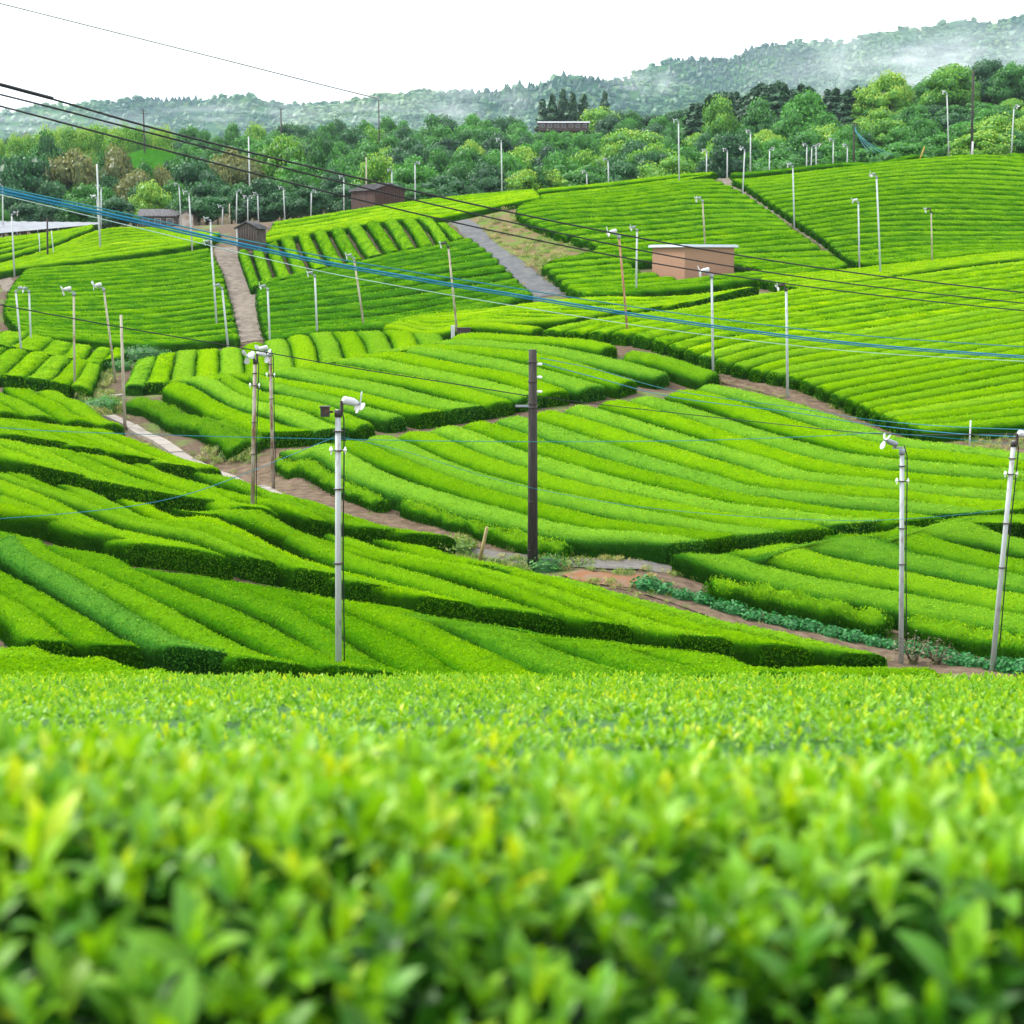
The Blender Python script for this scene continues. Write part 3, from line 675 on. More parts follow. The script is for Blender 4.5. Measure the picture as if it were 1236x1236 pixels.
def gutter(px, w):
    """concrete channel laid in segments"""
    P = spline(px_row(px, 0.1), step=1.6)
    root = empty('concrete_gutter', (P[0, 0], P[0, 1], float(ground(P[0, 0], P[0, 1]))))
    tag(root, 'pale concrete gutter laid in slabs running down beside the narrow tea strip', 'gutter')
    for i in range(len(P) - 1):
        a = np.array([*P[i], ground(*P[i]) + 0.1]); b = np.array([*P[i + 1], ground(*P[i + 1]) + 0.1])
        t = b - a; L = np.linalg.norm(t); t /= L
        nn = np.array([-t[1], t[0], 0]); nn /= np.linalg.norm(nn); u = np.cross(t, nn)
        M = Matrix((t, nn, u)).transposed()
        j = rng.uniform(-0.02, 0.02)
        q = MB().box((a + b) / 2 - np.array(root.location) + np.array([0, 0, j]), (L - 0.05, w, 0.22), M)
        q.build('slab', CONC, root)
gutter('132 503 165 520 205 542 250 568 290 586 335 604', 0.75)
strip('concrete_edge', '92 479 130 479 150 477', 0.45, CONC, 0.1, thick=0.25, edge=0.02)
# ------------------------------------------------------------------ leafy foreground hedges
def leaf_shape(fine):
    if fine:
        ys, ws = ((0.0, 0.16, 0.42, 0.70, 0.90, 1.0), (0.03, 0.30, 0.50, 0.40, 0.17, 0.0)) if fine is True else ((0.0, 0.25, 0.65, 1.0), (0.03, 0.42, 0.44, 0.0))
        v, f = [], []
        for y, w in zip(ys, ws):
            z = 0.10 * math.sin(y * 2.6) - 0.16 * y * y
            v += [(-w, y, z + 0.16 * w), (0, y, z), (w, y, z + 0.16 * w)]
        for i in range(len(ys) - 1):
            a = 3 * i
            f += [(a, a + 1, a + 4, a + 3), (a + 1, a + 2, a + 5, a + 4)]
        return np.array(v), np.array(f)
    v = [(0, 0, 0), (0.5, 0.45, 0.12), (0, 0.48, 0.05), (-0.5, 0.45, 0.12), (0, 1, -0.10)]
    return np.array(v, float), np.array([(0, 1, 2), (0, 2, 3), (1, 4, 2), (2, 4, 3)])

def shoots(n, pts, nrm, size, per, lean=0.35):
    """leaf frames for shoots: base point, axis, side, normal, length, age of every leaf"""
    g = rng
    ax = np.array([0, 0, 1.0]) * 0.75 + nrm * 0.5 + lean * g.normal(size=(n, 3)); ax /= np.linalg.norm(ax, axis=1)[:, None]
    s = size * g.uniform(0.6, 1.4, n)
    ref = np.cross(ax, np.array([0.3, 0.9, 0.1])); ref /= np.linalg.norm(ref, axis=1)[:, None]
    bi = np.cross(ax, ref)
    az0 = g.uniform(0, 6.28, n)
    B, A, S, Nn, Ls, Ag = [], [], [], [], [], []
    base_tone = g.normal(0.65, 0.10, n)
    for k in range(per):
        t = k / max(per - 1, 1)
        az = az0 + 2.4 * k + g.normal(0, 0.3, n)
        el = np.radians(34 + 42 * t + g.normal(0, 12, n))
        out = ref * np.cos(az)[:, None] + bi * np.sin(az)[:, None]
        a = out * np.cos(el)[:, None] + ax * np.sin(el)[:, None]
        b = np.cross(a, ax); b /= np.linalg.norm(b, axis=1)[:, None] + 1e-9
        nn = np.cross(b, a)
        flip = (nn * ax).sum(1) < 0
        nn[flip] *= -1; b[flip] *= -1
        B.append(pts + ax * (s * (-0.2 + 0.75 * t))[:, None]); A.append(a); S.append(b); Nn.append(nn)
        Ls.append(s * (1.0 - 0.45 * t * t) * g.uniform(0.8, 1.2, n))
        Ag.append(base_tone - 0.10 + 0.22 * t + g.normal(0, 0.07, n))
    return [np.concatenate(q) for q in (B, A, S, Nn, Ls, Ag)]

def leaf_cloud(frames, shape, wr=0.40):
    B, A, S, Nn, L, Ag = frames
    v, f = shape
    V = B[:, None, :] + L[:, None, None] * (S[:, None, :] * (v[None, :, 0:1] * wr * 2) + A[:, None, :] * v[None, :, 1:2] + Nn[:, None, :] * v[None, :, 2:3])
    n = len(B); k = len(v)
    F = (f[None] + k * np.arange(n)[:, None, None]).reshape(-1, f.shape[1])
    return V.reshape(-1, 3), F, np.repeat(Ag, k)

def canopy(d):                                     # height of the foreground canopy along the slope
    return -1.15 - 0.27 * d + 0.85

def near_row(d0, depth, label, density, size, per):
    hw = 0.50 * d0 + 1.2
    xs = np.linspace(-hw, hw, int(hw * 2 / 0.18) + 1)
    ts = np.array([-0.5, -0.48, -0.38, -0.2, 0, 0.2, 0.38, 0.48, 0.5]); hs = np.array([-0.75, -0.34, -0.12, -0.03, 0, -0.03, -0.12, -0.34, -0.75])
    Xg, Tg = np.meshgrid(xs, ts, indexing='ij')
    Yg = d0 + Tg * depth + 0.15 * np.sin(Xg * 0.35 + d0)
    side = 0.0
    Zg = canopy(Yg) + hs[None, :] - 0.06 + 0.05 * (vnoise(Xg * 1.7, Yg * 1.7, 5) - 0.5) + side
    K = len(ts)
    V = np.stack([Xg, Yg, Zg], 2).reshape(-1, 3)
    i, k = np.meshgrid(np.arange(len(xs) - 1), np.arange(K - 1), indexing='ij')
    q = (i * K + k).ravel()
    F = np.stack([q, q + K, q + K + 1, q + 1], 1)
    a, b, c, dd = (V[F[:, j]] for j in range(4))
    cr = np.cross(b - a, dd - a); area = np.linalg.norm(cr, axis=1)
    wgt = area * np.where(F[:, 0] % K >= 5, 0.35, 1.0) * np.where(F[:, 0] % K == K - 2, 0.25, np.where(F[:, 0] % K <= 1, 1.6 if d0 < 7 else 0.4, 1.0))
    n = int(wgt.sum() * density)
    f = rng.choice(len(F), n, p=wgt / wgt.sum())
    u, v = rng.random((2, n, 1))
    P = (a[f] * (1 - u) + b[f] * u) * (1 - v) + (dd[f] * (1 - u) + c[f] * u) * v
    nr = cr[f] / area[f][:, None]; nr[nr[:, 2] < 0] *= -1
    P += nr * rng.uniform(-0.01, 0.05, (n, 1))
    fr = shoots(n, P, nr, size, per)
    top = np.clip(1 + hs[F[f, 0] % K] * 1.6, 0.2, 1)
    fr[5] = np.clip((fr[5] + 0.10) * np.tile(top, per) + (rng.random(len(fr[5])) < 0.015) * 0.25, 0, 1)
    shp = leaf_shape(False)
    if d0 > 11: shp = (shp[0][[0, 1, 4, 3]], np.array([(0, 1, 2, 3)]))
    LV, LF, LA = leaf_cloud(fr, shp, 0.23)
    tint = np.repeat(np.clip(rng.normal(0.14, 0.18, len(fr[0])), 0, 0.8), len(shp[0]))
    body_shade = np.clip(np.tile(0.14 + 0.14 * (hs > -0.3), len(xs)) + 0.05 * rng.normal(size=len(V)), 0, 1)  # body colour painted dark to stand for shade between the leaves
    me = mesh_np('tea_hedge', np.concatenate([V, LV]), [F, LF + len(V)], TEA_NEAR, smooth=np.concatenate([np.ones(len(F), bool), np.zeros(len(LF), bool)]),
                 attrs={'age_shade': np.concatenate([body_shade, LA]), 'tint': np.concatenate([np.full(len(V), 0.1), tint])})
    tag(obj('tea_hedge', me), label, 'tea row', 'leafy foreground tea rows')
_d = 4.15
for k in range(11):
    near_row(_d, 1.72, '%s leafy tea row behind the blurred front hedge' % ordinal(k), (190, 175, 150, 135, 120, 108, 95, 85, 76, 66, 60)[k], (0.064, 0.064, 0.064, 0.066, 0.068, 0.07, 0.074, 0.078, 0.082, 0.086, 0.09)[k], 4 if k < 6 else 3)
    _d += 1.76

# the blurred hedge right in front of the camera: 300 single leaves as parts, the rest as one mass
def front_hedge():
    root = empty('tea_hedge', (0, 2.2, float(canopy(2.2)) - 0.85))
    tag(root, 'blurred close-up tea hedge with big glossy young leaves along the bottom', 'tea row', 'leafy foreground tea rows')
    off = np.array(root.location)
    xs = np.linspace(-2.1, 2.1, 71)
    prof = [(1.62, -0.62), (1.58, -0.36), (1.62, -0.17), (1.74, -0.05), (1.95, 0.0), (2.3, 0.03), (2.65, 0.04), (2.85, 0.0), (2.98, -0.10), (3.04, -0.30), (3.05, -0.6)]
    K = len(prof)
    Xg = np.repeat(xs[:, None], K, 1); Yg = np.array([p[0] for p in prof])[None] + 0.05 * np.sin(Xg * 2.1) + 0.04 * (vnoise(Xg * 3, Xg * 0, 3) - 0.5)
    rise = -0.01 - 0.05 * Xg                     # stands taller on the left
    Zg = canopy(Yg) + np.array([p[1] for p in prof])[None] + rise * np.array([p[1] > -0.2 for p in prof])[None] - 0.03 + 0.06 * (vnoise(Xg * 3, Yg * 3, 11) - 0.5)
    V = np.stack([Xg, Yg, Zg], 2).reshape(-1, 3)
    i, k = np.meshgrid(np.arange(len(xs) - 1), np.arange(K - 1), indexing='ij')
    q = (i * K + k).ravel(); F = np.stack([q, q + K, q + K + 1, q + 1], 1)
    a, b, c, dd = (V[F[:, j]] for j in range(4))
    cr = np.cross(b - a, dd - a); area = np.linalg.norm(cr, axis=1)
    def scatter(n):
        f = rng.choice(len(F), n, p=area / area.sum()); u, v = rng.random((2, n, 1))
        nr = cr[f] / area[f][:, None]
        if nr[:, 2].mean() < 0: nr = -nr
        return (a[f] * (1 - u) + b[f] * u) * (1 - v) + (dd[f] * (1 - u) + c[f] * u) * v, nr
    n = 4300
    P, nr = scatter(n)
    P = P + nr * rng.uniform(-0.03, 0.07, (n, 1))
    frS = shoots(n, P, nr, 0.069, 5, 0.25)
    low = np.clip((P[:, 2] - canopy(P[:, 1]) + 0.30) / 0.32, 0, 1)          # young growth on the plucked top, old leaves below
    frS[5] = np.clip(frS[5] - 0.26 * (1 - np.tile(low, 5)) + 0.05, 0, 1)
    yl = rng.random(len(frS[5])) < 0.02
    frS[5][yl] = rng.uniform(0.88, 1.0, yl.sum())
    m = 11500
    P2, nr2 = scatter(m)
    P2 = P2 - nr2 * rng.uniform(0.0, 0.07, (m, 1))
    frO = shoots(m, P2, nr2, 0.078, 1, 0.9)
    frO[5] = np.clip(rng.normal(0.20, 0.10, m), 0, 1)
    B, A, S, Nn, L, Ag = [np.concatenate([x, y]) for x, y in zip(frS, frO)]
    Tn = np.clip(rng.normal(0.16, 0.18, len(B)), 0, 0.9)
    # the leaves that show largest in the view become parts
    mid = B + A * L[:, None] * 0.5
    yc = mid[:, 1] * CP - mid[:, 2] * SP
    up = mid[:, 1] * SP + mid[:, 2] * CP
    inside = (np.abs(mid[:, 0] / yc) < 0.335) & (up / yc < -0.08) & (up / yc > -0.335)
    score = L / yc * np.abs((Nn * (mid / np.linalg.norm(mid, axis=1)[:, None])).sum(1)) ** 0.5
    score[:len(frS[0])] *= 1.3
    score[~inside] = 0
    sel = np.argsort(-score)[:300]
    keep = np.ones(len(B), bool); keep[sel] = False
    shp = leaf_shape(True)
    meshes = []
    for qa, qt in ((0.2, 0.1), (0.4, 0.15), (0.55, 0.05), (0.55, 0.5), (0.68, 0.05), (0.68, 0.45), (0.78, 0.1), (0.95, 0.0)):
        me = mesh_np('leaf', np.column_stack([shp[0][:, 0] * 0.40, shp[0][:, 1], shp[0][:, 2]]), [shp[1]], TEA_NEAR, smooth=True,
                     attrs={'age_shade': np.full(len(shp[0]), qa), 'tint': np.full(len(shp[0]), qt)})
        meshes.append((qa, qt, me))
    for s in sel:
        me = min(meshes, key=lambda t: abs(t[0] - Ag[s]) * 2 + abs(t[1] - Tn[s]) * 0.8)[2]
        o = obj('leaf', me, root)
        M = Matrix(((*(S[s] * L[s]), 0), (*(A[s] * L[s]), 0), (*(Nn[s] * L[s]), 0), (0, 0, 0, 1))).transposed()
        M.translation = Vector(B[s] - off)
        o.matrix_local = M
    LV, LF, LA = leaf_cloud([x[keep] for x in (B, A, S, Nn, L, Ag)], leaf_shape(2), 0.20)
    tag(obj('foliage', mesh_np('foliage', LV - off, [LF], TEA_NEAR, smooth=True, attrs={'age_shade': LA, 'tint': np.repeat(Tn[keep], len(leaf_shape(2)[0]))}), root), kind='stuff')
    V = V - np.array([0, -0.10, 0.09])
    body = mesh_np('shaded_inner_leaves', V - off, [F], TEA_NEAR, smooth=True, attrs={'age_shade': np.clip(rng.normal(0.06, 0.05, len(V)), 0, 1), 'tint': np.full(len(V), 0.05)})  # core of old leaves, coloured near black for the deep shade inside
    tag(obj('shaded_inner_leaves', body, root), kind='stuff')
    st = MB()
    for j in range(0, n, 4):
        p = P[j] - off
        st.tube([p - nr[j] * 0.06 + np.array([0, 0, -0.05]), p, p + np.array([rng.normal(0, 0.006), rng.normal(0, 0.006), 0.05])], [0.0025, 0.002, 0.001], 4, False)
    tag(st.build('twigs', STEM, root), kind='stuff')
front_hedge()

# ------------------------------------------------------------------ trees
ICO = None
def ico():
    global ICO
    if ICO is None:
        import bmesh
        bm = bmesh.new(); bmesh.ops.create_icosphere(bm, subdivisions=1, radius=1)
        ICO = (np.array([v.co[:] for v in bm.verts]), np.array([[v.index for v in f.verts] for f in bm.faces])); bm.free()
    return ICO

def crown_round(seed, mat, wide=0.5, nb=30, per=130, leaf=0.042, base=0.45, ragged=0.25, lo=0.24):
    g = np.random.default_rng(seed)
    iv, jf = ico()
    V, F, A = [], [], []
    LVs, LAs = [], []
    cnt = 0
    for k in range(nb):
        th = g.uniform(0, 6.28); u = g.uniform(-0.75, 1) if k > 3 else g.uniform(0.5, 1)
        rr = math.sqrt(max(0, 1 - u * u)) * g.uniform(0.55, 1) if k > 5 else 0.2
        r = g.uniform(0.13, 0.21) * (1 - 0.2 * abs(u))
        c = np.array([rr * math.cos(th) * (wide - 0.12), rr * math.sin(th) * (wide - 0.12), 0.60 + (u * 0.30 if u > 0 else u * (0.6 - lo - 0.1))])
        c += g.normal(0, 0.02, 3)
        sc = np.array([r * 1.15, r * 1.15, r * 0.85])
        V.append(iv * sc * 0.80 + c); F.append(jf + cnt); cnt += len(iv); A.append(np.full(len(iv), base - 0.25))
        nrm = g.normal(size=(per, 3)); nrm[:, 2] = np.abs(nrm[:, 2]) * 0.9 - 0.25; nrm /= np.linalg.norm(nrm, axis=1)[:, None]
        C = c + nrm * sc * g.uniform(0.82, 1.08 + ragged * 0.4, (per, 1))
        LVs.append(leaf_quads(C, nrm, leaf, leaf * 0.72, 0.5, leaf * 0.3, 0.0, g))
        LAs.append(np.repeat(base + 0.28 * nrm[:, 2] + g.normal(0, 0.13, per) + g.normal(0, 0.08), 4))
    V = np.concatenate(V); LV = np.concatenate(LVs); n = len(V)
    q = n + np.arange(len(LV)).reshape(-1, 4)
    return mesh_np('crown', np.concatenate([V, LV]), [np.concatenate(F), q], mat, smooth=False, attrs={'age_shade': np.clip(np.concatenate(A + LAs), 0, 1), 'tint': np.zeros(n + len(LV))})

def crown_cedar(seed):
    g = np.random.default_rng(seed)
    n = 2200
    t = g.random(n) ** 0.75                                  # 0 at top
    lay = 0.75 + 0.25 * np.sin(t * 46 + g.uniform(0, 6))
    az = g.uniform(0, 6.28, n)
    rad = (0.015 + 0.19 * t ** 0.85) * lay * g.uniform(0.6, 1.08, n) * (1 + 0.22 * np.sin(az * 3 + t * 9 + seed))
    C = np.stack([rad * np.cos(az), rad * np.sin(az), 1 - 0.86 * t], 1)
    nrm = np.stack([np.cos(az) * 0.8, np.sin(az) * 0.8, np.full(n, 0.6)], 1)
    LV = leaf_quads(C, nrm, 0.060, 0.030, 0.4, 0.01, -0.4, g)
    age_shade = np.repeat(np.clip(0.45 + g.normal(0, 0.2, n) + 0.25 * (rad / (0.2 * t + 0.02) - 0.7), 0, 1), 4)
    # core
    k = 7; zz = np.array([1.0, 0.7, 0.4, 0.14]); r0 = np.array([0.004, 0.045, 0.09, 0.13])
    V = np.array([(r * math.cos(6.283 * j / k), r * math.sin(6.283 * j / k), z) for z, r in zip(zz, r0) for j in range(k)])
    F = np.array([(i * k + j, (i + 1) * k + j, (i + 1) * k + (j + 1) % k, i * k + (j + 1) % k) for i in range(3) for j in range(k)])
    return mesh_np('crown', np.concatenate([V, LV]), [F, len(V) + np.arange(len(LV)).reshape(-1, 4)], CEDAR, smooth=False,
                   attrs={'age_shade': np.concatenate([np.full(len(V), 0.15), age_shade]), 'tint': np.zeros(len(V) + len(LV))})

def trunk_mesh(seed, conifer=False):
    g = np.random.default_rng(seed + 100)
    b = MB()
    if conifer: b.tube([(0, 0, -0.05), (0, 0, 0.5), (0, 0, 0.96)], [0.020, 0.012, 0.003], 6)
    else:
        b.tube([(0, 0, -0.06), (0.01, 0, 0.2), (g.normal(0, 0.01), 0.01, 0.55)], [0.035, 0.025, 0.012], 6)
        for k in range(5):
            th = 1.256 * k + g.uniform(0, 0.6); z0 = g.uniform(0.2, 0.42)
            e = np.array([0.30 * math.cos(th), 0.30 * math.sin(th), z0 + g.uniform(0.15, 0.32)])
            b.tube([(0.01, 0, z0), tuple(e * np.array([0.55, 0.55, 1]) + np.array([0, 0, -0.05])), tuple(e)], [0.014, 0.009, 0.004], 5)
    return b.mesh('trunk', BARK)

PROTO = {'dark': [(crown_round(1 + k, TREE_DARK, 0.50, base=0.42), trunk_mesh(k)) for k in range(3)],
         'mid': [(crown_round(11 + k, TREE_MID, 0.48, nb=34, base=0.48), trunk_mesh(10 + k)) for k in range(4)],
         'light': [(crown_round(21 + k, TREE_LIGHT, 0.50, nb=36, base=0.52), trunk_mesh(20 + k)) for k in range(3)],
         'brown': [(crown_round(31 + k, TREE_BROWN, 0.50, base=0.50), trunk_mesh(30 + k)) for k in range(2)],
         'bamboo': [(crown_round(41 + k, TREE_LIGHT, 0.34, nb=30, per=150, leaf=0.035, base=0.55, ragged=0.9, lo=0.1), trunk_mesh(40 + k)) for k in range(2)],
         'cedar': [(crown_cedar(51 + k), trunk_mesh(50 + k, True)) for k in range(3)]}
NAMES = {'dark': 'broadleaf_tree', 'mid': 'broadleaf_tree', 'light': 'broadleaf_tree', 'brown': 'broadleaf_tree', 'bamboo': 'bamboo_clump', 'cedar': 'cedar_tree'}
def tree(kind, px, ytop, wpx, d, label, group):
    a, b = ray(px, ytop)
    x, ztop = a * d, b * d
    zg = float(far_ground(np.array([x]), np.array([d]))[0])
    h = max(ztop - zg, 3.0)
    w = wpx * d / F_PX
    cw = {'cedar': 0.40, 'bamboo': 0.72}.get(kind, 1.0)
    r = empty(NAMES[kind], (x, d, zg), rng.uniform(0, 6.28))
    sx = w / cw
    r.scale = (sx, sx, h)
    tag(r, label, 'bamboo' if kind == 'bamboo' else 'tree', group)
    cm, tm = PROTO[kind][rng.integers(len(PROTO[kind]))]
    obj('crown', cm, r); obj('trunk', tm, r)
    return r

GL, GC, GR = 'trees behind the left tea fields', 'trees behind the middle crest', 'trees behind the upper right hillside'
EXPLICIT = '''dark 20 182 84 248|large dark round tree standing at the left edge behind the shade cloth|L
mid 55 160 46 300|round green tree rising above its neighbours below the left bamboo band|L
brown 84 178 66 255|wide brown-leaved tree second from the left edge of the wood|L
brown 138 177 52 262|brown-topped tree left of the small green field patch in the wood|L
brown 162 206 50 238|tan-leaved tree above the long tile-roofed house|L
brown 196 201 38 240|small tan tree just right of the other tan tree above the house|L
light 182 219 46 222|pale yellow-green tree right behind the long tile-roofed house|L
dark 232 190 74 250|dark tree between the tan trees and the brownish crown|L
brown 284 178 64 266|broad brownish crown under the black cables near the hut|L
light 338 167 62 272|yellow-green crowned tree up the slope behind the hut|L
mid 386 166 50 270|bright green tree right of the yellow-green crown behind the hut|L
dark 785 180 50 224|dark pointed-looking tree on the crest right of the middle|C
light 632 206 54 213|cream-flowering tree on the crest beside the tall white pole|C
light 668 206 46 214|second cream-flowering tree from the tall white pole on the crest|C
light 700 204 50 216|third cream-flowering tree from the tall white pole on the crest|C
mid 500 190 62 228|green tree with rounded crown behind the brown barn|C
light 457 190 54 232|yellowish tree rising just left above the brown barn|C
light 722 132 60 420|yellow-green tree beside the long white roof in the wood|C
cedar 655 120 36 435|leftmost cedar of the clump above the long white roof|C
cedar 667 115 34 438|second cedar from the left in the clump above the white roof|C
cedar 679 108 38 440|tallest cedar of the clump above the long white roof|C
cedar 691 112 36 436|fourth cedar from the left in the clump above the white roof|C
cedar 704 114 38 434|rightmost cedar of the clump above the long white roof|C
cedar 730 111 30 440|lone cedar standing apart right of the cedar clump|C
light 870 119 44 300|pale green tree in front of the left end of the cedar stand|R
mid 916 123 58 296|rounded green tree below the tallest cedars|R
mid 974 115 66 284|big bright green tree in front of the middle of the cedar stand|R
mid 1000 138 46 270|medium green tree leaning against the big bright green one|R
dark 876 160 66 217|dark round tree on the crest left of the upper right hillside|R
mid 968 165 74 214|low spreading green tree right on the crest beside the short poles|R
light 1076 89 52 322|pale domed tree at the right end of the cedar stand|R
light 1050 104 48 318|pale tree a step left of and below the domed one|R
light 1148 79 72 315|broad pale yellow-green tree beside the tall dark pole|R
dark 1196 72 60 325|dark tall tree at the top of the right hill|R
mid 1225 80 60 312|green tree at the right edge on top of the hill|R
mid 1104 130 64 272|round green tree in the middle of the right hill|R
light 1062 132 44 276|small pale tree left of the round green one on the right hill|R
mid 1112 152 64 240|green tree low on the right hill behind the crest|R
light 1190 148 60 236|pale shrub-like tree between the dark pole and the right edge|R
mid 1030 150 52 235|green tree behind the guyed utility pole on the crest|R'''
for s in EXPLICIT.split('\n'):
    a, lab, g = s.split('|'); kind, px, y, w, d = a.split()
    tree(kind, float(px), float(y), float(w), float(d), lab, {'L': GL, 'C': GC, 'R': GR}[g])
for k in range(34):                                               # the cedar stand on the right hill
    px = 838 + k * 6.6 + rng.uniform(-3, 3)
    y = np.interp(px, [835, 870, 905, 935, 960, 1000, 1060], [122, 113, 108, 95, 104, 108, 106]) + rng.uniform(-3, 9)
    tree('cedar', px, y, rng.uniform(36, 54), rng.uniform(318, 356), '%s dark cedar from the left in the stand on the right hill' % ordinal(k), 'cedars of the stand on the right hill')
for k in range(16):
    px = -14 + k * 14 + rng.uniform(-4, 4)
    tree('bamboo', px, np.interp(px, [0, 60, 120, 200], [168, 156, 152, 156]) + rng.uniform(-3, 5), rng.uniform(24, 34), rng.uniform(330, 360), '%s pale yellow bamboo clump from the left below the far left hills' % ordinal(k), 'bamboo clumps of the left band')
SKY_X = [-100, 0, 60, 200, 300, 420, 500, 560, 640, 730, 820, 880, 1000, 1060, 1150, 1236, 1340]
SKY_Y = [172, 168, 164, 160, 152, 149, 146, 142, 140, 134, 130, 126, 114, 108, 88, 78, 74]
CR_X = [-100, 0, 120, 300, 430, 560, 650, 860, 1000, 1190, 1340]
CR_Y = [268, 262, 262, 258, 245, 232, 222, 205, 194, 180, 178]
LABZ = {'dark': 'dark green', 'mid': 'mid green', 'light': 'pale yellow-green', 'brown': 'brownish'}
for row in range(8):
    t = row / 7.0
    d0 = 212 + 215 * t ** 1.15
    stp = np.interp(t, [0, 1], [40, 27])
    cnt = 0
    for px in np.arange(-18, 1262, stp):
        x = px + rng.uniform(-0.35, 0.35) * stp
        yc, ys = np.interp(x, CR_X, CR_Y), np.interp(x, SKY_X, SKY_Y)
        y = yc + (ys - yc) * (0.30 + 0.70 * t) + rng.uniform(-5, 5) + (8 if row == 0 else 0)
        if row < 3 and (150 < x < 245) and y > 236: continue
        if 150 < x < 215 and 170 < y < 200: continue
        if 632 < x < 728 and y < 160: y = 160 + rng.uniform(0, 5)
        z = 'L' if x < 425 else ('C' if x < 830 else 'R')
        p = {'L': (0.44, 0.40, 0.10, 0.06), 'C': (0.22, 0.50, 0.28, 0.0), 'R': (0.24, 0.46, 0.30, 0.0)}[z]
        kind = ('dark', 'mid', 'light', 'brown')[rng.choice(4, p=p)]
        if z == 'L' and y > 212 and kind != 'mid': kind = 'dark'
        tree(kind, x, y, stp * rng.uniform(1.15, 1.9), d0 + rng.uniform(-10, 10),
             '%s tree, %s from the left in the %s rank behind the tea fields' % (LABZ[kind], ordinal(cnt), ordinal(row)), {'L': GL, 'C': GC, 'R': GR}[z])
        cnt += 1

# ------------------------------------------------------------------ far hills
def hill_material(name, dark, mid, pale):
    m, n, l, b = new_mat(name)
    at = n.new('ShaderNodeAttribute'); at.attribute_name = 'age_shade'
    n1 = noise(n, l, 0.012, 5); n2 = noise(n, l, 0.09, 4, 0.7)
    c = mixc(n, l, ramp(n, l, n1, 0.40, 0.62), dark, mid)
    c = mixc(n, l, ramp(n, l, n2, 0.52, 0.75), c, pale)
    l.new(c, b.inputs['Base Color']); b.inputs['Roughness'].default_value = 0.9; b.inputs['Specular IOR Level'].default_value = 0.05
    bump(n, l, b, n2, 0.9, 4.0)
    return m
HILLM = hill_material('hill_forest', (0.004, 0.030, 0.012), (0.035, 0.10, 0.020), (0.13, 0.17, 0.04))
HILL_LEAF = foliage_mat('hill_leaf', [(0.0, (0.004, 0.030, 0.014)), (0.5, (0.030, 0.105, 0.022)), (1.0, (0.11, 0.18, 0.04))], transl=0.1)
import bmesh
_bm = bmesh.new(); bmesh.ops.create_icosphere(_bm, subdivisions=1, radius=1)
CLUMP = (np.array([v.co[:] for v in _bm.verts]), np.array([[v.index for v in f.verts] for f in _bm.faces])); _bm.free()
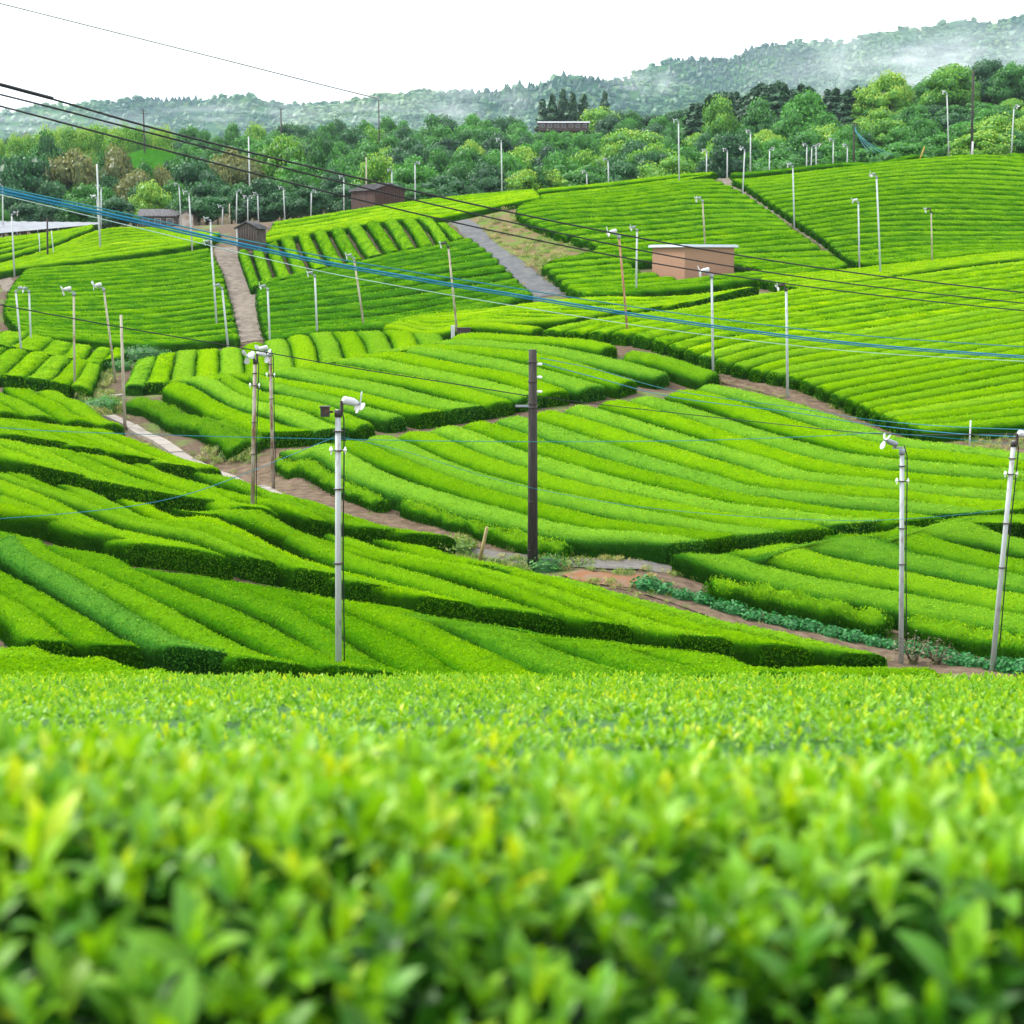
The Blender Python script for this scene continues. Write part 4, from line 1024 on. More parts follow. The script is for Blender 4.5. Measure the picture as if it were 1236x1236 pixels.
def hill(name, ridge, d, front, base_px, seed, tree_size=5.6, spur=22.0, res=(300, 60), v0=0.35, ntree=6500, sink=3.0, where='far left hills'):
    pts = np.array([float(k) for k in ridge.split()]).reshape(-1, 2)
    nu, nv = res
    px = np.linspace(pts[0, 0], pts[-1, 0], nu); yy = np.interp(px, pts[:, 0], pts[:, 1]) + sink
    a, zr = ray(px, yy)
    v = np.linspace(v0, 1.12, nv)
    D = front + (d - front) * np.minimum(v, 1)[None, :] + np.maximum(v - 1, 0)[None, :] * (d - front) * 1.5 + 0 * px[:, None]
    X = a[:, None] * d + 0 * D
    zt = zr * d
    z0 = -4.0
    s = np.minimum(v, 1)[None, :]
    rise = s ** 1.7
    sp = (vnoise(X / 170, D / 420, seed) - 0.5) * 2 + (vnoise(X / 70, D / 190, seed + 1) - 0.5)
    Z = z0 + (zt[:, None] - z0) * rise + spur * sp * np.sin(np.pi * s) * np.clip((zt[:, None] - z0) / 120, 0.2, 1.5)
    Z = np.where(v[None, :] > 1, (zt[:, None] - z0) * (1 - (v[None, :] - 1) * 2.2) + z0, Z)
    # tree crowns as bumps: distance to the nearest jittered cell centre
    cx, cy = X / tree_size, D / tree_size
    best = np.full(X.shape, 9.0)
    for ox in (-1, 0, 1):
        for oy in (-1, 0, 1):
            ix, iy = np.floor(cx) + ox, np.floor(cy) + oy
            jx = ix + 0.5 + 0.8 * (vnoise(ix + 0.01, iy + 0.01, seed + 7) - 0.5); jy = iy + 0.5 + 0.8 * (vnoise(ix + 0.01, iy + 0.01, seed + 13) - 0.5)
            best = np.minimum(best, (cx - jx) ** 2 + (cy - jy) ** 2)
    Z = Z + tree_size * 0.65 * np.sqrt(np.clip(1 - best, 0, 1)) + 7 * (vnoise(X / 31, D / 31, seed + 3) - 0.5) + 4 * (vnoise(X / 13, D / 13, seed + 4) - 0.5)
    V = np.stack([X, D, Z], 2).reshape(-1, 3)
    i, k = np.meshgrid(np.arange(nu - 1), np.arange(nv - 1), indexing='ij')
    q = (i * nv + k).ravel()
    me = mesh_np(name, V, [np.stack([q, q + nv, q + nv + 1, q + 1], 1)], HILLM, smooth=True)
    ho = tag(obj(name, me), kind='structure')
    # the wood on it: one mass of small crowns
    g = np.random.default_rng(seed)
    ii = g.integers(0, nu, ntree * 3); kk = g.integers(0, nv, ntree * 3)
    Xc, Yc, Zc = X[ii, kk], D[ii, kk], Z[ii, kk]
    pick = (Zc > -2) & (np.abs(Xc / Yc) < 0.40) & (v[kk] < 1.03); idx = np.nonzero(pick)[0][:ntree]
    Xc, Yc, Zc = Xc[idx], Yc[idx], Zc[idx]
    m = len(Xc)
    bv, bf = CLUMP
    sz = tree_size * 0.62 * g.uniform(0.55, 1.25, m)
    con = (vnoise(Xc / 90, Yc / 140, seed + 31) > 0.58) & (g.random(m) < 0.7)
    hgt = np.where(con, 1.15, 0.85) * sz
    jit = 1 + 0.28 * g.normal(size=(m, len(bv), 1))
    sh = np.where(con[:, None], np.clip(1.05 - 0.75 * (bv[None, :, 2] + 0.6), 0.1, 1.3), 1.0)
    TV = bv[None] * jit * np.stack([sz[:, None] * sh, sz[:, None] * sh, np.repeat(hgt[:, None], len(bv), 1)], 2) + np.stack([Xc, Yc, Zc + hgt * 0.45], 1)[:, None, :]
    TF = (bf[None] + len(bv) * np.arange(m)[:, None, None]).reshape(-1, 3)
    tone = np.clip(0.42 + 0.75 * (vnoise(Xc / 45, Yc / 70, seed + 41) - 0.5) + 0.09 * g.normal(size=m) - 0.30 * con, 0, 1)
    ta = np.clip(tone[:, None] + 0.03 * g.normal(size=(m, len(bv))), 0, 1)
    tag(obj('forest', mesh_np('forest', TV.reshape(-1, 3), [TF], HILL_LEAF, smooth=False, attrs={'age_shade': ta.ravel(), 'tint': np.zeros(m * len(bv))})), 'hazy wood covering the ' + where, kind='stuff')
    return ho
hill('hill', '-260 150 -100 147 -40 143 0 138 60 129 100 124 130 121 170 122 200 125 250 123 280 119 310 118 330 124 370 127 400 127 450 128 520 128 640 130 800 132', 1650, 1050, 0, 3)
hill('hill', '330 142 380 134 430 127 470 118 490 111 515 110 540 109 575 111 600 114 622 112 640 107 680 98 700 96 725 98 740 101 800 104 900 118 1000 128', 1350, 900, 0, 17, where='middle hills')
hill('hill', '640 128 690 116 720 104 743 98 774 86 800 79 815 74 850 73 878 73 901 61 935 53 960 50 986 48 1020 51 1054 41 1088 34 1105 37 1130 30 1156 24 1190 25 1236 22 1300 24 1400 34 1520 60', 1750, 950, 0, 29, 5.6, 42.0, (360, 100), 0.2, 13000, 3.0, 'right hill')
# ------------------------------------------------------------------ frost fan poles
def blade_mesh():
    ys = (0.05, 0.13, 0.23, 0.32, 0.38); ws = (0.035, 0.09, 0.125, 0.12, 0.06)
    v, f = [], []
    for y, w in zip(ys, ws):
        tw = 0.5 - 0.7 * y
        for z in (0.012, -0.012):
            v += [(-w * math.cos(tw), y, -w * math.sin(tw) + z), (0, y, z + 0.02), (w * math.cos(tw), y, w * math.sin(tw) + z)]
    for i in range(4):
        a = 6 * i; b = a + 6
        f += [(a, a + 1, b + 1, b), (a + 1, a + 2, b + 2, b + 1), (a + 4, a + 3, b + 3, b + 4), (a + 5, a + 4, b + 4, b + 5), (a, b, b + 3, a + 3), (a + 2, a + 5, b + 5, b + 2)]
    f += [(0, 3, 4, 1), (1, 4, 5, 2), (24, 25, 28, 27), (25, 26, 29, 28)]
    return MB().add(v, f).mesh('blade', WHITE)
BLADE = blade_mesh()
# the fan points along local +X, tipped down a little
MOTOR = MB().tube([(-0.20, 0, 0), (-0.16, 0, 0), (0.14, 0, 0), (0.22, 0, 0), (0.30, 0, 0)], [0.07, 0.105, 0.105, 0.08, 0.04], 12).mesh('motor', GREYM)
MOTORW = MB().tube([(-0.24, 0, 0), (-0.20, 0, 0), (0.12, 0, 0), (0.22, 0, 0), (0.30, 0, 0)], [0.08, 0.125, 0.125, 0.09, 0.04], 12).mesh('motor', WHITE)
MOTORD = MB().tube([(-0.24, 0, 0), (-0.20, 0, 0), (0.14, 0, 0), (0.22, 0, 0), (0.30, 0, 0)], [0.07, 0.105, 0.105, 0.08, 0.04], 12).mesh('motor', DARKM)
HUB = MB().tube([(0.28, 0, 0), (0.34, 0, 0), (0.40, 0, 0)], [0.055, 0.06, 0.02], 10).mesh('hub', GREYM)
BRK = MB().tube([(0, 0, -0.22), (0, 0, 0.0)], 0.115, 10).box((0.17, 0, 0.05), (0.42, 0.07, 0.07)).box((0.30, 0, 0.14), (0.07, 0.07, 0.22)).mesh('bracket', GREYM)
BRKD = MB().tube([(0, 0, -0.22), (0, 0, 0.0)], 0.115, 10).box((0.12, 0, 0.10), (0.08, 0.08, 0.34)).box((0.22, 0, 0.22), (0.26, 0.09, 0.09)).mesh('bracket', DARKM)
CBOX = MB().box((0, 0, 0), (0.20, 0.16, 0.22)).box((0, 0, 0.12), (0.24, 0.2, 0.03)).box((0.14, 0, 0), (0.10, 0.05, 0.05)).mesh('control_box', DARKM)
BAND = MB().tube([(0, 0, -0.02), (0, 0, 0.02)], 0.112, 12).mesh('band', DARKM)
INSU = MB().tube([(0, 0, 0), (0, 0, 0.05), (0, 0, 0.07), (0, 0, 0.12)], [0.03, 0.05, 0.035, 0.02], 8).box((0, 0, -0.03), (0.03, 0.03, 0.06)).mesh('insulator', GLASSY)

def clone(name, me, parent, loc=(0, 0, 0), rot=(0, 0, 0)):
    o = obj(name, me, parent); o.location = loc; o.rotation_euler = rot
    return o

def pole_frame(top, base, off, d, extra=0.0):
    """world base and top of a pole seen between two photo pixels"""
    if d is None: b = hit(base[0], base[1], off)
    else:
        a, _ = ray(base[0], base[1]); b = np.array([a * d, d, ground(a * d, d)])
    a, z = ray(top[0], top[1])
    t = np.array([a * b[1], b[1], z * b[1]])
    return b, t

FG = 'frost fan poles among the tea rows'
def fan_pole(top, base, label, mat=None, off=0.0, d=None, az=180.0, fans=1, detail=1, blade_rot=20.0, r=0.072, size=0.76, white=False, dark=False, box=False, group=FG, tilt=14.0):
    mat = mat or PWHITE
    b, t = pole_frame(top, base, off, d)
    root = empty('fan_pole', b - np.array([0, 0, 0.05])); tag(root, label, 'fan pole', group)
    v = t - b
    p = MB().tube([(0, 0, -0.3), tuple(v * 0.5), tuple(v)], [r * 1.1, r, r * 0.92], 12).build('pole', mat, root)
    axis = v / np.linalg.norm(v)
    for k in range(fans):
        an = R(az + (180 if k else 0) + (20 if k else 0))
        hd = obj('bracket', BRKD if dark else BRK, root); hd.location = v; hd.rotation_euler = (0, 0, an); hd.scale = (size,) * 3
        mo = obj('motor', MOTORW if white else (MOTORD if dark else MOTOR), root)
        mo.location = v + np.array([math.cos(an) * 0.38, math.sin(an) * 0.38, 0.24]) * size
        mo.rotation_euler = (0, R(tilt), an); mo.scale = (size,) * 3
        if detail:
            hb = obj('hub', HUB, mo)
            for j in range(3):
                bl = obj('blade', BLADE, mo); bl.location = (0.34, 0, 0)
                bl.rotation_euler = Matrix.Rotation(R(blade_rot + 120 * j), 3, 'X').to_4x4().to_euler()
                bl.matrix_local = Matrix.Translation((0.34, 0, 0)) @ Matrix.Rotation(R(blade_rot + 120 * j), 4, 'X') @ Matrix.Rotation(R(90), 4, 'Y')
    if box: clone('control_box', CBOX, root, v + np.array([-0.30, 0, -0.05]))
    if detail > 1:
        L = np.linalg.norm(v)
        for h in (0.5, 0.95, 2.1 + rng.uniform(-0.3, 0.3), 3.7 + rng.uniform(-0.4, 0.4)):
            clone('band', BAND, root, v - axis * h).scale = (1, 1, 0.7)
        sd = np.array([0.13, -0.03, 0])
        MB().tube([tuple(v * t + sd + np.array([0.012 * math.sin(9 * t), 0, 0])) for t in np.linspace(0.12, 0.97, 14)] + [tuple(v + np.array([0.05, 0, 0.12]))], 0.018, 6).build('conduit', CABLE_K, root)
        for sx in (-1, 1): clone('insulator', INSU, root, v - axis * 0.98 + np.array([sx * 0.16, -0.02, 0]))
    return root

fan_pole((408, 492), (408, 815), 'tall near white pole carrying a dark-bracketed fan with white blades, left of centre', d=34.5, az=25, detail=2, blade_rot=75, white=True, dark=True, box=True)
fan_pole((1089, 540), (1088, 803), 'upright white pole before the right field with its fan pointing left', az=186, detail=2, blade_rot=30, tilt=-22)
fan_pole((1224, 530), (1197, 811), 'leaning white pole with rust streaks at the right edge', d=42, az=10, detail=2, blade_rot=50, white=True, dark=True)
fan_pole((308, 432), (304, 636), 'rust-streaked pole with a cluster of white fan blades above the narrow tea strip', PRUST, az=50, detail=2, fans=2, blade_rot=10, white=True, dark=True)
fan_pole((326, 424), (330, 594), 'rust-streaked pole standing at the lower end of the concrete gutter', PRUST, az=170, detail=2, blade_rot=40, white=True)
fan_pole((89, 352), (90, 475), 'pole with big white fan at the right edge of the front left block', PTAN, az=200, blade_rot=20, white=True, size=0.95)
fan_pole((125, 347), (140, 462), 'leaning brownish pole with white fan left of the quilted block', PTAN, az=175, blade_rot=70, white=True, size=0.95)
fan_pole((19, 350), (26, 420), 'left pole of the close pair at the foot of the left hillside', off=HC, az=20, blade_rot=20)
fan_pole((35, 350), (37, 407), 'right pole of the close pair at the foot of the left hillside', off=HC, az=170, blade_rot=50)
fan_pole((859, 330), (861, 455), 'white pole with three-bladed fan in front of the brick building', az=185, blade_rot=0, size=1.0, white=True)
fan_pole((949, 347), (951, 481), 'white pole with dark fan standing on the earth strip below the bright field', az=190, blade_rot=60, dark=True)
fan_pole((1058, 212), (1064, 328), 'tallest white pole of the three at the foot of the upper right hillside', off=HC, az=195, blade_rot=80)
fan_pole((1036, 243), (1038, 319), 'shorter white pole left of the tallest one under the upper right hillside', off=0, d=133, az=195, blade_rot=10, white=True)
fan_pole((1124, 254), (1126, 314), 'thin brownish pole on the upper right hillside', PTAN, off=HC, az=190, r=0.06, blade_rot=30, dark=True)
fan_pole((957, 200), (959, 280), 'white pole at the middle of the brown footpath', az=190, blade_rot=20)
fan_pole((899, 180), (896, 241), 'white pole near the top of the brown footpath', az=200, blade_rot=70)
fan_pole((848, 241), (852, 297), 'tan pole rising directly behind the brick building', PTAN, off=HC, az=195, blade_rot=30, size=0.9)
fan_pole((747, 283), (759, 413), 'leaning red-brown pole with two white blades left of the brick building', PBROWN, az=188, blade_rot=85, white=True, size=1.0)
fan_pole((769, 276), (768, 347), 'white pole just left of the brick building', off=HC, az=195, blade_rot=60)
fan_pole((541, 296), (553, 409), 'leaning tan pole at the right tip of the quilted block', PTAN, az=185, blade_rot=30, dark=True)
fan_pole((427, 310), (441, 389), 'leaning tan pole in the dark green field', PTAN, off=HC, az=185, blade_rot=50)
fan_pole((380, 331), (383, 398), 'white pole at the bottom of the dark green field', off=HC, az=200, blade_rot=20)
fan_pole((323, 347), (326, 408), 'white pole at the lower left corner of the dark green field', off=HC, az=200, blade_rot=80)
fan_pole((819, 146), (820, 218), 'tall white pole on the crest at the top left of the footpath hillside', off=HC, az=185, blade_rot=20)
fan_pole((605, 169), (606, 231), 'tall white pole on the middle crest before the cream-flowering trees', off=HC, az=185, blade_rot=20)
fan_pole((1143, 112), (1146, 184), 'tall white pole on the upper right crest left of the dark pole', d=182, az=195, blade_rot=10)
fan_pole((1224, 129), (1221, 178), 'white pole at the far right on the upper right crest', d=184, az=20, blade_rot=60)
fan_pole((14, 258), (17, 324), 'white pole at the left edge before the shade cloth', off=HC, az=15, blade_rot=45)
fan_pole((117, 238), (121, 296), 'pole with its fan in front of the taller one on the upper left crest', off=HC, az=180, blade_rot=45, white=True)
fan_pole((216, 223), (219, 276), 'white pole before the right end of the long tile-roofed house', d=192, az=190, blade_rot=15)
fan_pole((228, 233), (232, 296), 'white pole on the upper left crest right of the long tile-roofed house', off=HC, az=190, blade_rot=60)
fan_pole((255, 293), (262, 389), 'pole along the left side of the brown track, upper one', off=HC, az=195, blade_rot=20, r=0.075)
fan_pole((268, 346), (276, 413), 'pole at the lower left side of the brown track', off=HC, az=185, blade_rot=20, r=0.075)
fan_pole((254, 265), (256, 321), 'pole at the top left corner of the brown track', off=HC, az=190, blade_rot=10, r=0.075)
SK = 'fan poles standing up behind the crest'
for tx, ty, bx, by, dd, az, lab in ((286, 231, 285, 268, 196, 15, 'fan pole behind the crest just left above the wooden hut'),
                                    (299, 238, 299, 268, 192, 15, 'two-headed fan pole behind the crest directly above the wooden hut'),
                                    (311, 234, 312, 266, 194, 190, 'fan pole behind the crest right above the wooden hut'),
                                    (342, 227, 344, 262, 192, 190, 'fan pole on the crest first to the right of the hut'),
                                    (376, 231, 375, 259, 190, 15, 'fan pole on the crest second to the right of the hut'),
                                    (415, 214, 415, 254, 188, 190, 'fan pole on the crest left of the brown barn'),
                                    (501, 197, 501, 245, 187, 15, 'fan pole on the crest right of the brown barn'),
                                    (473, 206, 473, 240, 203, 190, 'fan pole rising behind the roof of the brown barn'),
                                    (269, 250, 268, 272, 188, 190, 'short fan pole behind the crest left of the wooden hut'),
                                    (734, 193, 735, 220, 186, 190, 'small fan pole behind the crest hedge right of the cream-flowering trees'),
                                    (708, 208, 709, 224, 186, 190, 'smallest fan pole behind the crest hedge beside the cream-flowering trees'),
                                    (906, 159, 906, 206, 184, 190, 'fan pole on the crest above the top of the footpath'),
                                    (878, 181, 878, 208, 192, 190, 'short fan pole behind the crest, second left of the footpath top'),
                                    (853, 182, 853, 210, 192, 190, 'short fan pole behind the crest, first left of the footpath top'),
                                    (929, 180, 929, 204, 194, 15, 'short fan pole behind the crest, right of the footpath top'),
                                    (974, 175, 974, 200, 194, 190, 'left pole of the close trio behind the upper right crest'),
                                    (980, 177, 979, 200, 194, 15, 'middle pole of the close trio behind the upper right crest'),
                                    (985, 175, 986, 199, 194, 15, 'right pole of the close trio behind the upper right crest'),
                                    (1006, 169, 1006, 196, 194, 190, 'fan pole behind the upper right crest right of the trio'),
                                    (1023, 176, 1023, 195, 194, 190, 'small fan pole beside the guyed utility pole'),
                                    (122, 226, 122, 275, 190, 190, 'fan pole behind the tall bare pole on the upper left crest'),
                                    (3, 224, 3, 275, 188, 190, 'fan pole at the very left edge beside the blue cables')):
    fan_pole((tx, ty), (bx, by), lab, d=dd, az=az, r=0.075, blade_rot=(tx * 7) % 90, group=SK, fans=2 if 'two-headed' in lab else 1)

def plain_pole(top, base, label, mat, r=0.08, off=0.0, d=None, cross=0, name='utility_pole', cat='utility pole', group=None, cap=None, insul=0):
    b, t = pole_frame(top, base, off, d)
    root = empty(name, b); tag(root, label, cat, group)
    v = t - b
    MB().tube([(0, 0, -0.3), tuple(v * 0.5), tuple(v)], [r * 1.15, r, r * 0.85], 14).build('pole', mat, root)
    for k in range(cross):
        MB().box(v + np.array([0, 0.12, -0.12 - 0.7 * k]), (1.5, 0.09, 0.09)).build('crossarm', PDARK, root)
    return root, v, r
up, v, r = plain_pole((643, 422), (643, 688), 'dark wooden utility pole standing in the middle of the valley path', PDARK, 0.165)
MB().box(v + np.array([-0.22, -0.02, -1.95]), (0.75, 0.08, 0.07)).build('crossarm', GREYM, up)
for k, z in enumerate((-0.5, -0.95, -1.45)):
    MB().tube([(0.14, -0.02, z), (0.26, -0.02, z), (0.33, -0.02, z)], [0.045, 0.055, 0.03], 8).build('insulator', GLASSY, up).location = v
for z in (-0.42, -1.1, -1.85, -2.0, -7.05, -5.3):
    clone('band', BAND, up, v + np.array([0, 0, z])).scale = (1.58, 1.58, 0.9)
pb, pv, _ = plain_pole((146, 380), (151, 520), 'bare weathered pole without a fan at the head of the concrete gutter', PTAN, 0.085, name='bare_pole', cat='pole')
plain_pole((117, 198), (121, 297), 'tallest bare pole on the upper left crest', PWHITE, 0.085, off=HC, name='bare_pole', cat='pole')
plain_pole((57, 263), (57, 307), 'black T-shaped post on the upper left crest', PDARK, 0.09, off=HC, cross=1, name='black_post', cat='pole')
plain_pole((47, 282), (48, 302), 'thin pale post between the black T-shaped post and its left neighbour', PWHITE, 0.05, off=HC, name='bare_pole', cat='pole')
plain_pole((62, 278), (65, 304), 'thin pale post right beside the black T-shaped post', PWHITE, 0.05, off=HC, name='bare_pole', cat='pole')
dp, v, r = plain_pole((1175, 84), (1173, 183), 'tall dark utility pole on the upper right crest with a pale foot', PDARK, 0.13, d=181)
MB().tube([(0, 0, 0), (0, 0, 2.1)], 0.17, 12).build('pale_sleeve', WHITE, dp)
plain_pole((1031, 148), (1031, 197), 'guyed utility pole with fanned blue wires behind the upper right crest', PDARK, 0.11, d=192, cross=1)
plain_pole((173, 132), (174, 190), 'dark far utility pole with crossarms before the left hills', PDARK, 0.16, d=310, cross=2)
plain_pole((339, 131), (339, 165), 'far utility pole before the hills, behind the yellow-green crown', PDARK, 0.16, d=380, cross=1)
plain_pole((457, 121), (458, 160), 'far utility pole on the tree line where the pale wire ends', PDARK, 0.16, d=390, cross=1)
plain_pole((300, 165), (300, 190), 'pale far pole among the trees above the hut', PWHITE, 0.12, d=260, name='bare_pole', cat='pole')
plain_pole((442, 190), (442, 236), 'grey bare pole rising behind the brown barn', PTAN, 0.09, d=203, name='bare_pole', cat='pole')
plain_pole((277, 246), (277, 272), 'thin bare pole behind the crest left of the hut', PTAN, 0.07, d=190, name='bare_pole', cat='pole')
for (x0, y0), (x1, y1), rr, lab in (((588, 636), (577, 682), 0.07, 'slanting yellow bamboo stake beside the grey valley path'), ((885, 176), (866, 188), 0.08, 'slanting yellow stake'),):
    if lab.startswith('slanting yellow stake'): continue
    b, t = pole_frame((x0, y0), (x1, y1), 0.0, None)
    tag(MB().tube([(0, 0, -0.1), tuple(t - b)], [rr, rr * 0.8], 8).build('bamboo_stake', solid_mat('dry_bamboo', (0.24, 0.20, 0.07), 0.6, (0.17, 0.13, 0.05), 5), None, b), lab, 'stake')
b, t = pole_frame((1116, 177), (1109, 188), 0.0, 180)
tag(MB().tube([(0, 0, -0.1), tuple(t - b)], [0.09, 0.07], 8).build('guy_guard', solid_mat('yellow_plastic', (0.34, 0.23, 0.02), 0.5), None, b), 'yellow slanting guy wire guard on the upper right crest', 'guy guard')

# ------------------------------------------------------------------ cables: spans through points (photo pixel, distance)
def cable(name, pts, rad, mat, label, cat='cable', group=None, sag=True):
    P = np.array([at(px, py, d) for px, py, d in pts])
    P = spline(P, n=max(24, len(P) * 10))
    c = P[len(P) // 2]
    o = MB().tube(P - c, rad, 6).build(name, mat, None, c)
    return tag(o, label, cat, group)
KB = 'black power cables crossing the valley'
def lin(pts, d0, d1):
    xs = [p[0] for p in pts]
    return [(x, y, d0 + (d1 - d0) * (x - xs[0]) / (xs[-1] - xs[0])) for x, y in pts]
cable('power_cable', lin([(-120, 76), (0, 103), (61, 119), (217, 163), (420, 212), (620, 257), (820, 296), (1030, 329), (1236, 353), (1340, 362)], 22, 40), 0.018, CABLE_K, 'uppermost of the three black power cables sloping across the picture', 'cable', KB)
cable('power_cable', lin([(-120, 88), (0, 114), (210, 168), (420, 222), (620, 269), (820, 311), (1030, 343), (1236, 366), (1340, 375)], 22, 40), 0.016, CABLE_K, 'middle one of the three black power cables sloping across the picture', 'cable', KB)
cable('power_cable', lin([(-120, 98), (0, 128), (210, 184), (420, 238), (620, 284), (820, 323), (1030, 353), (1236, 375), (1340, 383)], 22, 40), 0.016, CABLE_K, 'lowest of the three black power cables sloping across the picture', 'cable', KB)
cable('cable_sleeve', lin([(-40, 92), (0, 102), (30, 110), (64, 119)], 22.1, 22.9), 0.030, CABLE_K, 'thick black sleeve round the uppermost power cable at the left edge', 'cable sleeve')
KU = 'blue cables crossing the valley'
for i, (dy0, dy1, rr, mt, lab) in enumerate(((0, 0, 0.025, CABLE_B, 'thickest blue cable of the bundle crossing the fields'), (-2.5, -12, 0.014, CABLE_T, 'thin teal cable running along the top of the blue bundle'),
                                             (3.5, 2, 0.018, CABLE_B, 'second blue cable lying just under the thickest one'), (6, 6, 0.009, CABLE_P, 'thin pale line hanging lowest under the blue bundle'))):
    base = [(-120, 203), (0, 229), (150, 262), (300, 296), (420, 321), (620, 355), (820, 387), (1030, 414), (1236, 430), (1340, 436)]
    pts = [(x, y + dy0 + (dy1 - dy0) * (x + 120) / 1460 + (8 * math.sin(math.pi * max(0, x) / 1236) if i == 3 else 0), 26 + 22 * (x + 120) / 1460) for x, y in base]
    cable('telephone_cable', pts, rr, mt, lab, 'cable', KU)
cable('telephone_cable', lin([(-120, 494), (0, 516), (200, 525), (405, 530), (600, 533), (820, 532), (1000, 526), (1070, 523), (1224, 536)], 40, 42.5), 0.009, CABLE_T, 'level teal cable at the height of the near white fan poles', 'cable', KU)
cable('telephone_cable', [(-80, 628, 32), (0, 626, 33), (136, 614, 34), (221, 598, 34.4), (300, 570, 34.6), (405, 527, 34.6)], 0.008, CABLE_T, 'teal cable climbing from the lower left edge to the near white pole', 'cable', KU)
cable('telephone_cable', [(411, 527, 34.6), (492, 546, 37), (604, 580, 40), (720, 604, 41), (820, 617, 42), (950, 626, 42), (1054, 628, 42), (1150, 622, 42), (1216, 614, 42)], 0.007, CABLE_T, 'slack teal cable from the near white pole to the leaning pole', 'cable', KU)
cable('telephone_cable', [(652, 432, 52), (720, 446, 55), (816, 472, 60), (952, 491, 63), (1054, 507, 64), (1150, 515, 60), (1250, 519, 52)], 0.014, CABLE_T, 'teal cable leaving the top of the dark utility pole to the right', 'cable', KU)
cable('telephone_cable', [(652, 438, 52), (720, 456, 55), (816, 480, 60), (952, 497, 63), (1054, 513, 64), (1150, 523, 60), (1250, 528, 52)], 0.016, CABLE_B, 'blue cable leaving the dark utility pole just under the teal one', 'cable', KU)
cable('power_cable', [(-60, 357, 44), (0, 368, 45), (140, 394, 46), (280, 418, 48), (420, 443, 50), (540, 462, 51.5), (638, 478, 52)], 0.020, CABLE_K, 'black cable from the left edge down to the dark utility pole', 'cable', KB)
cable('power_cable', [(648, 478, 52), (706, 486, 53), (820, 499, 55), (940, 512, 54), (1067, 524, 50), (1228, 524, 43)], 0.016, CABLE_K, 'black cable from the dark utility pole to the right edge', 'cable', KB)
cable('power_cable', [(-40, -6, 60), (0, 4, 62), (143, 38, 120), (286, 75, 220), (420, 109, 345), (457, 118, 388)], [0.035] * 49 + [0.10] * 11, CABLE_W, 'thin pale wire crossing the sky at the upper left', 'cable') if False else None
P = spline(np.array([at(px, py, d) for px, py, d in ((-40, -6, 70), (0, 4, 76), (143, 40, 110), (286, 76, 190), (400, 105, 320), (457, 119, 389))]), n=60)
tag(MB().tube(P - P[30], 0.00052 * P[:, 1], 6).build('power_cable', CABLE_W, None, P[30]), 'thin pale wire crossing the sky at the upper left', 'cable', None)
for k, dx in enumerate((18, 26, 35, 46)):
    b0 = at(1031, 152 + 2 * k, 192); q = at(1031 + dx, 184 + k, 188 - k)
    m_ = (b0 + q) / 2 - np.array([0, 0, 0.35])
    P = spline(np.array([b0, m_, q]), n=10)
    tag(MB().tube(P - P[0], 0.026, 5).build('guy_wire', CABLE_T, None, P[0]), '%s blue guy wire from the left fanning down from the utility pole on the crest' % ordinal(k), 'cable', 'fanned blue guy wires')

# ------------------------------------------------------------------ buildings
WOODD = solid_mat('dark_weathered_boards', (0.042, 0.028, 0.024), 0.85, (0.125, 0.10, 0.088), 2.2, (0.45, 0.65), vec_scale=(9, 9, 0.6))
WOODB = solid_mat('red_brown_boards', (0.036, 0.019, 0.015), 0.85, (0.075, 0.042, 0.032), 2.0, (0.4, 0.7), vec_scale=(6, 6, 0.5))
TILE = solid_mat('dark_roof_tiles', (0.055, 0.052, 0.056), 0.6, (0.10, 0.095, 0.095), 3.0)
TIN = solid_mat('grey_roof_sheet', (0.33, 0.34, 0.36), 0.5, (0.22, 0.22, 0.23), 1.5)
PLAST = solid_mat('pale_wall', (0.42, 0.37, 0.32), 0.85, (0.30, 0.22, 0.17), 1.2)
GLASSM = solid_mat('window_glass', (0.05, 0.06, 0.07), 0.15)

